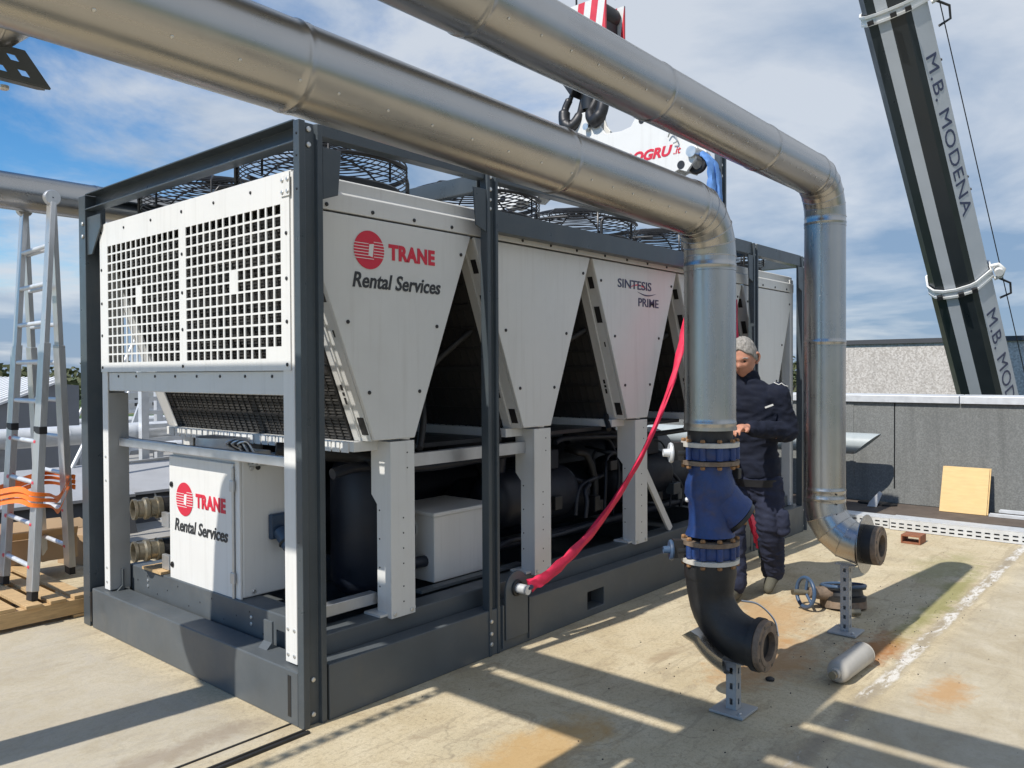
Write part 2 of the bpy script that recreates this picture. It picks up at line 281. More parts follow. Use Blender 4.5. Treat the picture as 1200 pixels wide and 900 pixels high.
# ------------------------------------------------------------------ mesh helpers
def frame_of(d):
    d = V(d).normalized(); a = V((0, 0, 1)) if abs(d.z) < 0.9 else V((1, 0, 0))
    u = d.cross(a).normalized(); return u, d.cross(u).normalized(), d
class MB:
    def __init__(s): s.v = []; s.f = []; s.mi = []; s.m = 0
    def add(s, vs, fs):
        o = len(s.v); s.v += [tuple(p) for p in vs]
        for f in fs: s.f.append(tuple(i+o for i in f)); s.mi.append(s.m)
        return s
    def box(s, a, b):
        x0, y0, z0 = a; x1, y1, z1 = b
        return s.add([(x0,y0,z0),(x1,y0,z0),(x1,y1,z0),(x0,y1,z0),(x0,y0,z1),(x1,y0,z1),(x1,y1,z1),(x0,y1,z1)],
                     [(3,2,1,0),(4,5,6,7),(0,1,5,4),(1,2,6,5),(2,3,7,6),(3,0,4,7)])
    def beam(s, p, q, w, h, side=None):
        p, q = V(p), V(q); d = (q-p).normalized()
        u = V(side) if side else d.cross(V((0, 0, 1)))
        if u.length < 1e-4: u = V((1, 0, 0))
        u = (u - d*u.dot(d)).normalized()*w/2; w_ = d.cross(u).normalized()*h/2
        c = [p-u-w_, p+u-w_, p+u+w_, p-u+w_, q-u-w_, q+u-w_, q+u+w_, q-u+w_]
        return s.add(c, [(0,1,2,3),(7,6,5,4),(0,4,5,1),(1,5,6,2),(2,6,7,3),(3,7,4,0)])
    def cyl(s, p, q, r, r2=None, n=16, caps=True):
        p, q = V(p), V(q); r2 = r if r2 is None else r2
        u, w, d = frame_of(q-p); vs = []
        for c, rr in ((p, r), (q, r2)):
            for i in range(n):
                a = 2*PI*i/n; vs.append(c + (u*math.cos(a)+w*math.sin(a))*rr)
        fs = [(i, (i+1) % n, n+(i+1) % n, n+i) for i in range(n)]
        if caps: fs += [tuple(range(n-1, -1, -1)), tuple(range(n, 2*n))]
        return s.add(vs, fs)
    def path(s, pts, r, n=8, closed=False, caps=True, flat=None):
        pts = [V(p) for p in pts]; m = len(pts); rs = r if isinstance(r, (list, tuple)) else [r]*m
        vs = []; u = None
        for i, p in enumerate(pts):
            a = pts[(i-1) % m] if (closed or i > 0) else p; b = pts[(i+1) % m] if (closed or i < m-1) else p
            d = (b-a).normalized()
            if u is None: u = frame_of(d)[0]
            u = (u - d*u.dot(d)).normalized(); w = d.cross(u)
            for k in range(n):
                an = 2*PI*k/n; vs.append(p + (u*math.cos(an)+w*math.sin(an)*(flat or 1))*rs[i])
        fs = []
        for i in range(m if closed else m-1):
            j = (i+1) % m
            for k in range(n): fs.append((i*n+k, i*n+(k+1) % n, j*n+(k+1) % n, j*n+k))
        if caps and not closed: fs += [tuple(range(n-1, -1, -1)), tuple(range((m-1)*n, m*n))]
        return s.add(vs, fs)
    def torus(s, c, ax, R, r, n=32, m=6):
        u, w, d = frame_of(ax); c = V(c)
        return s.path([c+(u*math.cos(2*PI*i/n)+w*math.sin(2*PI*i/n))*R for i in range(n)], r, m, True)
    def lathe(s, c, ax, prof, n=24, closed=False):
        u, w, d = frame_of(ax); c = V(c); vs = []
        for r, h in prof:
            for i in range(n):
                a = 2*PI*i/n; vs.append(c + d*h + (u*math.cos(a)+w*math.sin(a))*r)
        m = len(prof); fs = []
        for j in range(m if closed else m-1):
            k = (j+1) % m
            for i in range(n): fs.append((j*n+i, j*n+(i+1) % n, k*n+(i+1) % n, k*n+i))
        if not closed:
            fs += [tuple(range(n-1, -1, -1)), tuple(range((m-1)*n, m*n))]
        return s.add(vs, fs)
    def prism(s, poly, o, u, v, w):
        o, u, v, w = V(o), V(u), V(v), V(w); n = len(poly)
        vs = [o+u*a+v*b for a, b in poly]; vs += [p+w for p in vs]
        return s.add(vs, [tuple(range(n-1, -1, -1)), tuple(range(n, 2*n))] + [(i, (i+1) % n, n+(i+1) % n, n+i) for i in range(n)])
    def holes(s, us, vs_, hole, o, u, v, w):
        """plate with rectangular holes: us, vs_ are break lists, hole(i,j) tells the open cells; w is the thickness vector"""
        o, u, v, w = V(o), V(u), V(v), V(w); nu, nv = len(us), len(vs_)
        P = [o+u*a+v*b for b in vs_ for a in us]; n = nu*nv; P2 = P + [p+w for p in P]
        sol = lambda i, j: 0 <= i < nu-1 and 0 <= j < nv-1 and not hole(i, j)
        fs = []
        for j in range(nv-1):
            for i in range(nu-1):
                if not sol(i, j): continue
                a, b, c, d = j*nu+i, j*nu+i+1, (j+1)*nu+i+1, (j+1)*nu+i
                fs.append((a, d, c, b)); fs.append((a+n, b+n, c+n, d+n))
                for (e, f), (ii, jj) in (((a, b), (i, j-1)), ((b, c), (i+1, j)), ((c, d), (i, j+1)), ((d, a), (i-1, j))):
                    if not sol(ii, jj): fs.append((e, f, f+n, e+n))
        return s.add(P2, fs)
    def build(s, name, material, parent=None, smooth=None, bevel=0, label=None, cat=None, group=None, kind=None, origin=None, local=False):
        off = V((0, 0, 0))
        if not local:
            if parent is not None:
                r = parent
                while r.parent: r = r.parent
                off = r.location.copy()
            elif origin is not None: off = V(origin)
        me = bpy.data.meshes.new(name)
        me.from_pydata([tuple(V(p)-off) for p in s.v], [], s.f)
        mats = material if isinstance(material, (list, tuple)) else [material]
        for m in mats: me.materials.append(MATS[m])
        if len(mats) > 1: me.polygons.foreach_set('material_index', s.mi)
        bm = bmesh.new(); bm.from_mesh(me)
        bmesh.ops.recalc_face_normals(bm, faces=bm.faces); bm.to_mesh(me); bm.free()
        if smooth:
            me.polygons.foreach_set('use_smooth', [True]*len(me.polygons)); me.set_sharp_from_angle(angle=math.radians(smooth))
        o = bpy.data.objects.new(name, me); col.objects.link(o)
        if parent is not None: o.parent = parent
        elif origin is not None and not local: o.location = origin
        if bevel:
            b = o.modifiers.new('bevel', 'BEVEL'); b.width = bevel; b.segments = 2; b.limit_method = 'ANGLE'; b.angle_limit = math.radians(40)
            b.harden_normals = False
        tag(o, label, cat, group, kind); return o
def tag(o, label=None, cat=None, group=None, kind=None):
    if label: o['label'] = label
    if cat: o['category'] = cat
    if group: o['group'] = group
    if kind: o['kind'] = kind
    return o
def thing(name, label, cat, loc, group=None):
    o = bpy.data.objects.new(name, None); col.objects.link(o); o.location = loc; o.empty_display_size = 0.1
    return tag(o, label, cat, group)
def root_of(o):
    while o.parent: o = o.parent
    return o
BOLTS = {}
def bolt(parent, pos, ax, r=0.012, h=0.008, m='zinc_bolt', name='bolt', n=8):
    key = (r, h, m, n)
    if key not in BOLTS:
        b = MB(); b.lathe((0, 0, 0), (0, 0, 1), [(r, 0), (r, h*0.7), (r*0.7, h)], n)
        me = bpy.data.meshes.new(name); me.from_pydata(b.v, [], b.f); me.materials.append(MATS[m])
        bm = bmesh.new(); bm.from_mesh(me); bmesh.ops.recalc_face_normals(bm, faces=bm.faces); bm.to_mesh(me); bm.free()
        BOLTS[key] = me
    o = bpy.data.objects.new(name, BOLTS[key]); col.objects.link(o); o.parent = parent
    o.location = V(pos) - root_of(parent).location; o.rotation_mode = 'QUATERNION'
    o.rotation_quaternion = V(ax).to_track_quat('Z', 'Y'); return o
def text(name, body, size, m, o, u, v, parent, bold=0.0, shear=0.0, depth=0.0015, width=None, align='LEFT', space=1.0):
    """flat lettering standing on the plane through o with directions u (reading) and v (up)"""
    c = bpy.data.curves.new(name, 'FONT'); c.body = body; c.size = size; c.offset = bold; c.shear = shear; c.align_x = align; c.space_character = space
    c.extrude = depth; c.resolution_u = 3
    t = bpy.data.objects.new(name, c); col.objects.link(t)
    dg = bpy.context.evaluated_depsgraph_get(); me = bpy.data.meshes.new_from_object(t.evaluated_get(dg))
    bpy.data.objects.remove(t); bpy.data.curves.remove(c)
    xs = [p.co.x for p in me.vertices]; k = 1.0
    if width: k = width/(max(xs)-min(xs))
    u, v = V(u).normalized(), V(v).normalized(); w = u.cross(v); o = V(o); off = root_of(parent).location if parent else V((0, 0, 0))
    for p in me.vertices: p.co = o + u*(p.co.x*k) + v*p.co.y + w*p.co.z - off
    me.materials.clear(); me.materials.append(MATS[m])
    ob = bpy.data.objects.new(name, me); col.objects.link(ob); ob.parent = parent; return ob
def spline(ctrl, n=8):
    """Catmull-Rom through control points"""
    c = [V(p) for p in ctrl]; c = [c[0]*2-c[1]] + c + [c[-1]*2-c[-2]]; out = []
    for i in range(1, len(c)-2):
        for k in range(n):
            t = k/n; a, b, d, e = c[i-1], c[i], c[i+1], c[i+2]
            out.append(0.5*((2*b) + (d-a)*t + (2*a-5*b+4*d-e)*t*t + (3*b-a-3*d+e)*t**3))
    out.append(c[-2]); return out
def copy_tree(o, parent=None):
    c = o.copy(); col.objects.link(c); c.parent = parent
    for ch in [x for x in o.children]: copy_tree(ch, c)
    return c

# ================================================================== THE SETTING
MB().box((-14, -14, -0.4), (6.62, 16, 0.0)).build('roof_slab', 'roof_concrete', kind='structure')
MB().box((-14, 4.7, 0.0), (6.5, 16, 0.012)).build('rear_roof', 'concrete_grey', kind='structure')
MB().box((6.62, -14, -0.4), (8.34, 16, -0.004)).build('roof_membrane', 'membrane', kind='structure')
g = MB(); g.add([(-2500, -2500, -7.5), (2500, -2500, -7.5), (2500, 2500, -7.5), (-2500, 2500, -7.5)], [(0, 1, 2, 3)]); g.build('field', 'field_soil', kind='structure')
# steel-edged step in the slab running out from under the skid
ed = MB(); ed.box((-5, -0.045, 0.0), (0.0, -0.028, 0.012)); ed.box((-5, -0.012, 0.0), (0.0, -0.002, 0.010))
ed.box((-5, 0.10, 0.0), (-0.002, 0.108, 0.006)); ed.build('slab_edge_strip', 'dark_steel', kind='structure')

# ---- parapet wall
pw = thing('parapet_wall', 'low dark grey pebbled parapet wall with pale metal coping behind the board', 'wall', (8.45, -2, 0))
ys = [16, 11.6, 9.2, 6.8, 4.4, 2.0, -0.18, -1.55, -3.9, -6.3, -8.7, -14]
for a, b in zip(ys, ys[1:]):
    MB().box((8.36, b+0.006, -0.3), (8.56, a-0.006, 1.22)).build('wall_panel', 'parapet_grey', pw, bevel=0.006)
MB().box((8.40, -14, -0.3), (8.54, 16, 1.2)).build('wall_core', 'roof_dark', pw)
MB().box((8.353, -13.9, 0.0), (8.36, 15.9, 0.17)).build('flashing', 'parapet_grey', pw)
for k in range(7):
    y1 = 15.9-4.2*k; y0 = max(-14, y1-4.19)
    MB().prism([(0, 0), (0, 0.085), (0.27, 0.10), (0.27, 0)], (8.315, y0, 1.225), (1, 0, 0), (0, 0, 1), (0, y1-y0, 0)).build('coping', 'galv_white', pw, bevel=0.004)
MB().box((8.36, 0.30, 0.0), (8.352, 0.42, 1.215)).build('water_stain_strip', 'parapet_grey', pw)

# ---- pebble-dash building beyond the parapet
pb = thing('pebbledash_building', 'pale pebbledash building wall with thin dark coping beyond the parapet', 'building', (21, -3, -7.5))
MB().box((17, -16, -7.5), (26, 3.62, 2.20)).build('wall', 'pebble_pale', pb)
MB().box((16.94, -16.1, 2.20), (26.1, 3.70, 2.30)).build('coping', 'roof_dark', pb)
MB().box((16.985, 3.36, -7.5), (17.0, 3.50, 2.18)).build('corner_strip', 'concrete_grey', pb)
for y in (-2.2, -8): MB().box((16.992, y-0.012, -7.5), (17.0, y+0.012, 2.2)).build('panel_joint', 'concrete_grey', pb)

# ---- far wood along the horizon: nobody could count it
rnd = random.Random(11); wood = MB()
def leaf(c, sz):
    a = V((rnd.gauss(0, 1), rnd.gauss(0, 1), rnd.gauss(0, 1))).normalized(); u, w, d = frame_of(a)
    wood.add([c-u*sz-w*sz*0.7, c+u*sz-w*sz*0.5, c+u*sz*0.8+w*sz*0.8, c-u*sz*0.6+w*sz], [(0, 1, 2, 3)])
for k in range(520):
    ang = math.radians(-8 + 118*k/520 + rnd.uniform(-.2, .2)); dist = rnd.uniform(240, 340)
    bx, by = dist*math.cos(ang), dist*math.sin(ang); H = rnd.uniform(8, 13.5); R = rnd.uniform(4, 7)
    for j in range(34):
        a = rnd.uniform(0, 2*PI); t = rnd.random(); rr = R*math.sqrt(rnd.random())*math.sin(PI*min(1, 0.25+t*0.75))**0.6
        leaf(V((bx+rr*math.cos(a), by+rr*math.sin(a), -7.5 + 0.5 + t*H)), rnd.uniform(0.5, 1.2))
wood.build('distant_wood', 'leaf', label='distant belt of olive green trees along the horizon', cat='trees', kind='stuff')
# nearer tree showing between the frame and the tall pipe
def tree(loc, H, R, seed, label):
    r = random.Random(seed); t = thing('tree', label, 'tree', loc, 'trees beyond the roof')
    L = V(loc); tr = MB(); tr.path([L, L+V((0.1, 0, H*0.35)), L+V((0.0, 0.2, H*0.7)), L+V((0.1, 0.1, H*0.95))], [0.28, 0.2, 0.12, 0.03], 8)
    for i in range(9):
        z = H*r.uniform(0.3, 0.8); a = r.uniform(0, 2*PI)
        tr.path([L+V((0.05, 0.05, z)), L+V((math.cos(a)*R*0.4, math.sin(a)*R*0.4, z+H*0.1)), L+V((math.cos(a)*R*0.8, math.sin(a)*R*0.8, z+H*0.16))], [0.09, 0.06, 0.02], 5)
    tr.build('trunk', 'bark', t, 40)
    cw = MB(); cl = [(r.uniform(0, 2*PI), r.uniform(0.2, 1), r.uniform(0.1, 0.95)) for _ in range(40)]
    for a, q, h in cl:
        rr = R*q*math.sin(PI*(0.15+0.8*h))**0.7; c = L+V((rr*math.cos(a), rr*math.sin(a), H*(0.22+0.8*h)))
        for _ in range(55):
            p = c+V((r.gauss(0, .45), r.gauss(0, .45), r.gauss(0, .4))); sz = r.uniform(0.08, 0.2)
            u, w, d = frame_of(V((r.gauss(0, 1), r.gauss(0, 1), r.gauss(0, 1))))
            cw.add([p-u*sz, p+w*sz*0.6, p+u*sz, p-w*sz*0.6], [(0, 1, 2, 3)])
    cw.build('crown', 'leaf', t)
tree((64, 23.5, -7.5), 10.2, 3.6, 1, 'olive green tree seen between the frame end and the tall right pipe')
tree((58, 26.0, -7.5), 9.5, 3.0, 2, 'smaller tree glimpsed behind the right end of the frame')

# ---- far greenhouse line and farm buildings over the fields
def shed(loc, L, W, H, label, roofm):
    t = thing('farm_shed', label, 'building', loc, 'farm sheds in the fields'); x, y, z = loc
    MB().box((x-L/2, y-W/2, z), (x+L/2, y+W/2, z+H)).build('wall', 'roof_white', t)
    MB().prism([(-W/2-0.4, 0), (0, H*0.45), (W/2+0.4, 0)], (x-L/2-0.3, y, z+H), (0, 1, 0), (0, 0, 1), (L+0.6, 0, 0)).build('roof', roofm, t)
    for i in range(4): MB().box((x-L/2+L*(i+0.5)/4-1, y-W/2-0.05, z+1), (x-L/2+L*(i+0.5)/4+1, y-W/2, z+H*0.6)).build('window', 'roof_dark', t)
shed((30, 190, -7.5), 46, 9, 4.0, 'long low white shed in the far field at left', 'roof_white')
shed((92, 205, -7.5), 18, 9, 5.0, 'white shed with grey roof far behind the ladder', 'roof_grey')

# ================================================================== STEEL FRAME (SKID AND CAGE)
W = 2.438; L = 6.03; H = 2.76
fr = thing('steel_frame', 'dark slate grey steel lifting frame with base skid around the chiller', 'frame', (3.0, 1.2, 0))
def cbox(name, a, b, m='slate', bevel=0.004, parent=None): return MB().box(a, b).build(name, m, parent or fr, bevel=bevel)
# base skid: end beams, side beams with fork pockets
def side_beam(y_out, w, inv):
    us = [0.14, 2.20, 2.39, 3.64, 3.83, 5.89]; vs_ = [0.0, 0.05, 0.165, 0.262]
    b = MB().holes(us, vs_, lambda i, j: i in (1, 3) and j == 1, (0, y_out, 0), (1, 0, 0), (0, 0, 1), (0, w, 0))
    o = b.build('side_beam', 'slate_base', fr, bevel=0.005)
    for xa in (2.20, 3.64):
        MB().box((xa-0.004, min(y_out+w*0.99, y_out+inv*0.35), 0.046), (xa+0.194, max(y_out+w*0.99, y_out+inv*0.35), 0.169)).build('fork_pocket', 'black_paint', fr)
side_beam(0.0, 0.11, 1); side_beam(W, -0.11, -1)
for xa, xb in ((0.0, 0.15), (L-0.15, L)):
    cbox('end_beam', (xa, 0.048, 0.0), (xb, W-0.135, 0.252), 'slate_base', 0.006)
for xa in (0.5, 1.6, 2.9, 4.3, 5.4): cbox('cross_member', (xa, 0.11, 0.03), (xa+0.1, W-0.11, 0.2), 'slate_base')
MB().box((0.151, 0.112, 0.012), (L-0.151, W-0.112, 0.03)).build('floor_plate', 'slate_base', fr)
for y in (0.42, 2.10):
    o = MB().prism([(0, 0), (0.012, 0), (0.012, 0.135), (0, 0.135)], (0.105, y, 0.252), (1, 0, 0), (0, 0, 1), (0, 0.075, 0)).build('stop_plate', 'slate_base', fr, bevel=0.003)
    MB().prism([(0, 0), (-0.03, 0), (0, 0.03)], (0.105, y+0.001, 0.252), (1, 0, 0), (0, 0, 1), (0, 0.073, 0)).build('weld', 'slate_base', o)
# posts: folded profile with a vertical groove on the outer face
def post(x, y, sx, sy, w=0.13, d=0.10, z1=H, groove=0.022, corner=False, z0=0.0):
    pr = [(0, 0), (w*0.26, 0), (w*0.32, groove), (w*0.72, groove), (w*0.78, 0), (w, 0), (w, d), (0, d)]
    o = MB().prism(pr, (x, y, z0), (sx, 0, 0), (0, sy, 0), (0, 0, z1-z0)).build('post', 'slate', fr, bevel=0.003)
    return o
front = [(0.0, 0.128, 0.046, H, 0.0), (1.238, 0.092, 0.055, H, -0.006), (4.10, 0.11, 0.055, 3.55, -0.006), (4.75, 0.095, 0.055, H, -0.006), (5.885, 0.14, 0.06, H, 0.0)]
for x, w, d, z1, y in front:
    p = post(x, y, 1, 1, w, d, z1)
    for zz_ in (0.05, 0.21) if y == 0.0 else (0.07, 0.13, 0.2): bolt(p, (x+w*(0.5 if y == 0.0 else 0.14), y+(0.022 if y == 0.0 else 0), zz_), (0, -1, 0), 0.012, 0.010)
    for zz_ in (2.66, 2.73): bolt(p, (x+w*0.5, y+0.022, zz_), (0, -1, 0), 0.013, 0.010)
    if y: 
        for zz_ in (2.55, 2.60): bolt(p, (x+w*0.5, y+0.022, zz_), (0, -1, 0), 0.010, 0.008)
for z in (3.25, 3.34, 3.43): bolt(p, (4.155, 0.016, z), (0, -1, 0), 0.014, 0.012)
for x, w, d, z1, y in front: post(x, W, 1, -1, w, 0.10, H)
# visible slots and bolts on the corner posts' end face
MB().box((-0.002, 0.100, 0.035), (0.02, 0.125, 0.225)).build('corner_slot', 'black_paint', fr)
MB().box((-0.002, W-0.13, 0.035), (0.02, W-0.105, 0.225)).build('corner_slot', 'black_paint', fr)
# top rails: end channels open outwards, long rails, cross rails
def chan_y(x, z0, z1, y0, y1, s):
    m = MB(); t = 0.008
    m.prism([(0, 0), (0.075*s, 0), (0.075*s, z1-z0), (0, z1-z0), (0, z1-z0-t), (0.067*s, z1-z0-t), (0.067*s, t), (0, t)], (x, y0, z0), (1, 0, 0), (0, 0, 1), (0, y1-y0, 0))
    return m.build('end_rail', 'slate', fr, bevel=0.002)
chan_y(0.0, 2.665, 2.768, 0.048, W-0.10, 1); chan_y(L, 2.665, 2.768, 0.062, W-0.10, -1)
def chan_x(y, z0, z1, x0, x1, s, name='top_rail', m='slate', dep=0.07):
    t = 0.008; b = MB().prism([(0, 0), (dep*s, 0), (dep*s, t), (t*s, t), (t*s, z1-z0-t), (dep*s, z1-z0-t), (dep*s, z1-z0), (0, z1-z0)], (x0, y, z0), (0, 1, 0), (0, 0, 1), (x1-x0, 0, 0))
    return b.build(name, m, fr, bevel=0.002)
for y, s in ((0.012, 1), (W-0.012, -1)): 
    chan_x(y, 2.71, 2.768, 0.13, 1.236, s); chan_x(y, 2.71, 2.768, 1.332, 4.098, s); chan_x(y, 2.66, 2.766, 4.212, 4.748, s); chan_x(y, 2.66, 2.766, 4.847, 5.883, s)
chan_x(0.004, 2.425, 2.545, 1.332, 4.098, 1, 'side_rail')
for x in (1.25, 4.76): cbox('cross_rail', (x, 0.085, 2.655), (x+0.06, W-0.105, 2.755))
# gussets
for x, s in ((0.1285, 1), (1.2375, -1), (4.7495, -1), (5.8845, -1)):
    MB().prism([(0, 0.0), (0.085*s, 0.03), (0.105*s, 0.24), (0.0, 0.24)], (x, 0.0, 2.42 if x < 1 else 2.41), (1, 0, 0), (0, 0, 1), (0, 0.010, 0)).build('gusset', 'slate', fr, bevel=0.002)
MB().prism([(0, 0), (0.0, 0.24), (-0.2, 0.24), (-0.2, 0.16), (-0.07, 0.0)], (0.012, W-0.10, 2.38), (0, 1, 0), (0, 0, 1), (0.01, 0, 0)).build('gusset', 'slate', fr, bevel=0.002)
for z in (2.5, 2.58): bolt(fr, (0.0, W-0.07, z), (-1, 0, 0), 0.013, 0.01)
for z in (2.45, 2.6, 2.7): bolt(fr, (0.0, 0.02, z), (-1, 0, 0), 0.006, 0.003, 'black_paint', 'hole', 6)
# lifting lugs
for x in (1.47, 4.56):
    m = MB(); pts = [(-0.1, 0), (0.1, 0)] + [(0.1*math.cos(a), 0.29+0.1*math.sin(a)) for a in [PI*i/12 for i in range(13)]]
    m.prism(pts, (x, -0.014, 0.06), (1, 0, 0), (0, 0, 1), (0, 0.014, 0))
    lg = m.build('lifting_lug', 'slate_base', fr, 40, 0.003)
    MB().torus((x, -0.016, 0.35), (0, 1, 0), 0.04, 0.010, 24, 8).build('lug_eye', 'black_paint', lg, 60)
    for dx in (-0.125, 0.115): MB().box((x+dx, -0.012, 0.02), (x+dx+0.012, 0.0, 0.27)).build('stiffener', 'slate_base', lg)

# ================================================================== CHILLER
ch = thing('chiller', 'large white air cooled chiller with V shaped side panels and roof fans', 'chiller', (3.0, 1.2, 0.25))
CX = [0.64, 1.81, 2.98, 4.15, 5.32]
# base rails
for y0, y1 in ((0.13, 0.27), (2.17, 2.31)): MB().box((0.19, y0, 0.20), (5.85, y1, 0.355)).build('base_rail', 'slate_base', ch, bevel=0.006)
for x0 in (0.185, 5.72): 
    br_ = MB().box((x0-0.01, 0.275, 0.205), (x0+0.13, 2.165, 0.40)).build('base_rail', 'slate_base', ch, bevel=0.006)
    rr = random.Random(5)
    if x0 < 1:
        for i in range(14):
            bolt(br_, (x0-0.01, 0.35+i*0.13, 0.36-0.09*(i % 3)/2), (-1, 0, 0), 0.005, 0.002, 'black_paint', 'hole', 6)
        for y in (1.9, 0.72):
            for z in (0.3, 0.335): bolt(br_, (x0-0.01, y, z), (-1, 0, 0), 0.010, 0.006)
# end louvre panel with real openings
us = [0.125]; kinds = []
def grid(u0, u1, n, fr_=0.79):
    p = (u1-u0)/n
    for i in range(n):
        us.append(u0+i*p+p*(1-fr_)/2); kinds.append('s'); us.append(u0+i*p+p*(1+fr_)/2); kinds.append('h')
grid(0.19, 1.105, 14); grid(1.17, 2.09, 14); us.append(2.195); kinds.append('s')
vs_ = [1.632]; kv = []
nr = 13; p = (2.415-1.685)/nr
for j in range(nr): vs_ += [1.685+j*p+p*0.09, 1.685+j*p+p*0.91]; kv += ['s', 'h']
vs_.append(2.552); kv.append('s')
def hole(i, j):
    if kinds[i] != 'h' or kv[j] != 'h': return False
    c = (i-1)//2; r = (j-1)//2
    if (c in (6, 21) and r in (6, 7)) or (c in (0, 1) and r == 0): return False
    return True
lp = MB().holes(us, vs_, hole, (0.030, 0, 0), (0, 1, 0), (0, 0, 1), (0.006, 0, 0)).build('louvre_panel', 'white_clean', ch)
for y in (0.15, 1.14, 2.17):
    for z in (1.66, 1.86, 2.06, 2.27, 2.5): bolt(lp, (0.030, y, z), (-1, 0, 0), 0.009, 0.005, 'dark_steel', 'screw')
for y in (0.45, 0.8, 1.5, 1.85): bolt(lp, (0.030, y, 2.50), (-1, 0, 0), 0.008, 0.005, 'dark_steel', 'screw')
MB().box((0.024, 0.115, 2.44), (0.0295, 0.185, 2.535)).build('corner_plate', 'white_clean', lp)
for y in (0.128, 0.17):
    for z in (2.46, 2.515): bolt(lp, (0.024, y, z), (-1, 0, 0), 0.010, 0.006, 'zinc_bolt', 'screw')
# roof edge, end beam under the louvres, corner legs
MB().box((0.037, 0.12, 2.53), (5.92, 2.28, 2.56)).build('roof_deck', 'white_paint', ch, bevel=0.004)
eb = MB().box((0.045, 0.20, 1.515), (0.10, 2.12, 1.630)).build('end_beam', 'white_paint', ch, bevel=0.004)
for i in range(8): bolt(eb, (0.045, 0.3+0.24*i, 1.605), (-1, 0, 0), 0.008, 0.005, 'dark_steel', 'screw')
def leg(a, b):
    o = MB().box(a, b).build('corner_leg', 'white_paint', ch, bevel=0.004); return o
lg = MB().box((0.037, 0.105, 0.262), (0.10, 0.198, 2.55)).build('corner_leg', 'white_clean', ch, bevel=0.004)
for y in (0.125, 0.175):
    for z in (0.30, 0.42): bolt(lg, (0.037, y, z), (-1, 0, 0), 0.009, 0.005)
lg = MB().prism([(0, 0), (0, 0.075), (0.135, 0.075), (0.135, 0.069), (0.006, 0.069), (0.006, 0)], (0.037, 2.122, 0.262), (1, 0, 0), (0, 1, 0), (0, 0, 2.285)).build('corner_leg', 'white_clean', ch)
lgi = MB().box((0.0435, 2.124, 0.262), (0.165, 2.19, 1.5)).build('leg_web', 'grey_paint', lg)
for z in (0.31, 0.4, 0.95, 1.1): bolt(lg, (0.037, 2.16, z), (-1, 0, 0), 0.008, 0.005, 'zinc_bolt')
for y in (0.105, 2.2): MB().box((5.84, y, 0.262), (5.92, y+0.09, 2.53)).build('corner_leg', 'white_paint', ch, bevel=0.004)
MB().box((5.905, 0.2, 1.35), (5.92, 2.2, 2.52)).build('end_panel', 'white_paint', ch)
MB().box((0.10, 0.2, 1.165), (0.135, 2.12, 1.215)).build('end_rail', 'galv', ch, bevel=0.003)
# header strip along the roof edge
for y, s in ((0.10, 1), (2.30, -1)):
    hd = MB().prism([(0, 0), (0, 0.085), (0.018*s, 0.10), (0.018*s, 0.155), (0.035*s, 0.165), (0.035*s, 0)], (0.11, y, 2.402), (0, 1, 0), (0, 0, 1), (5.81, 0, 0)).build('header', 'white_paint', ch, bevel=0.003)
    if s > 0:
        for c in CX:
            for dx in (-0.42, -0.14, 0.14, 0.42): bolt(hd, (c+dx, y, 2.425), (0, -1, 0), 0.010, 0.006, 'dark_steel', 'screw')
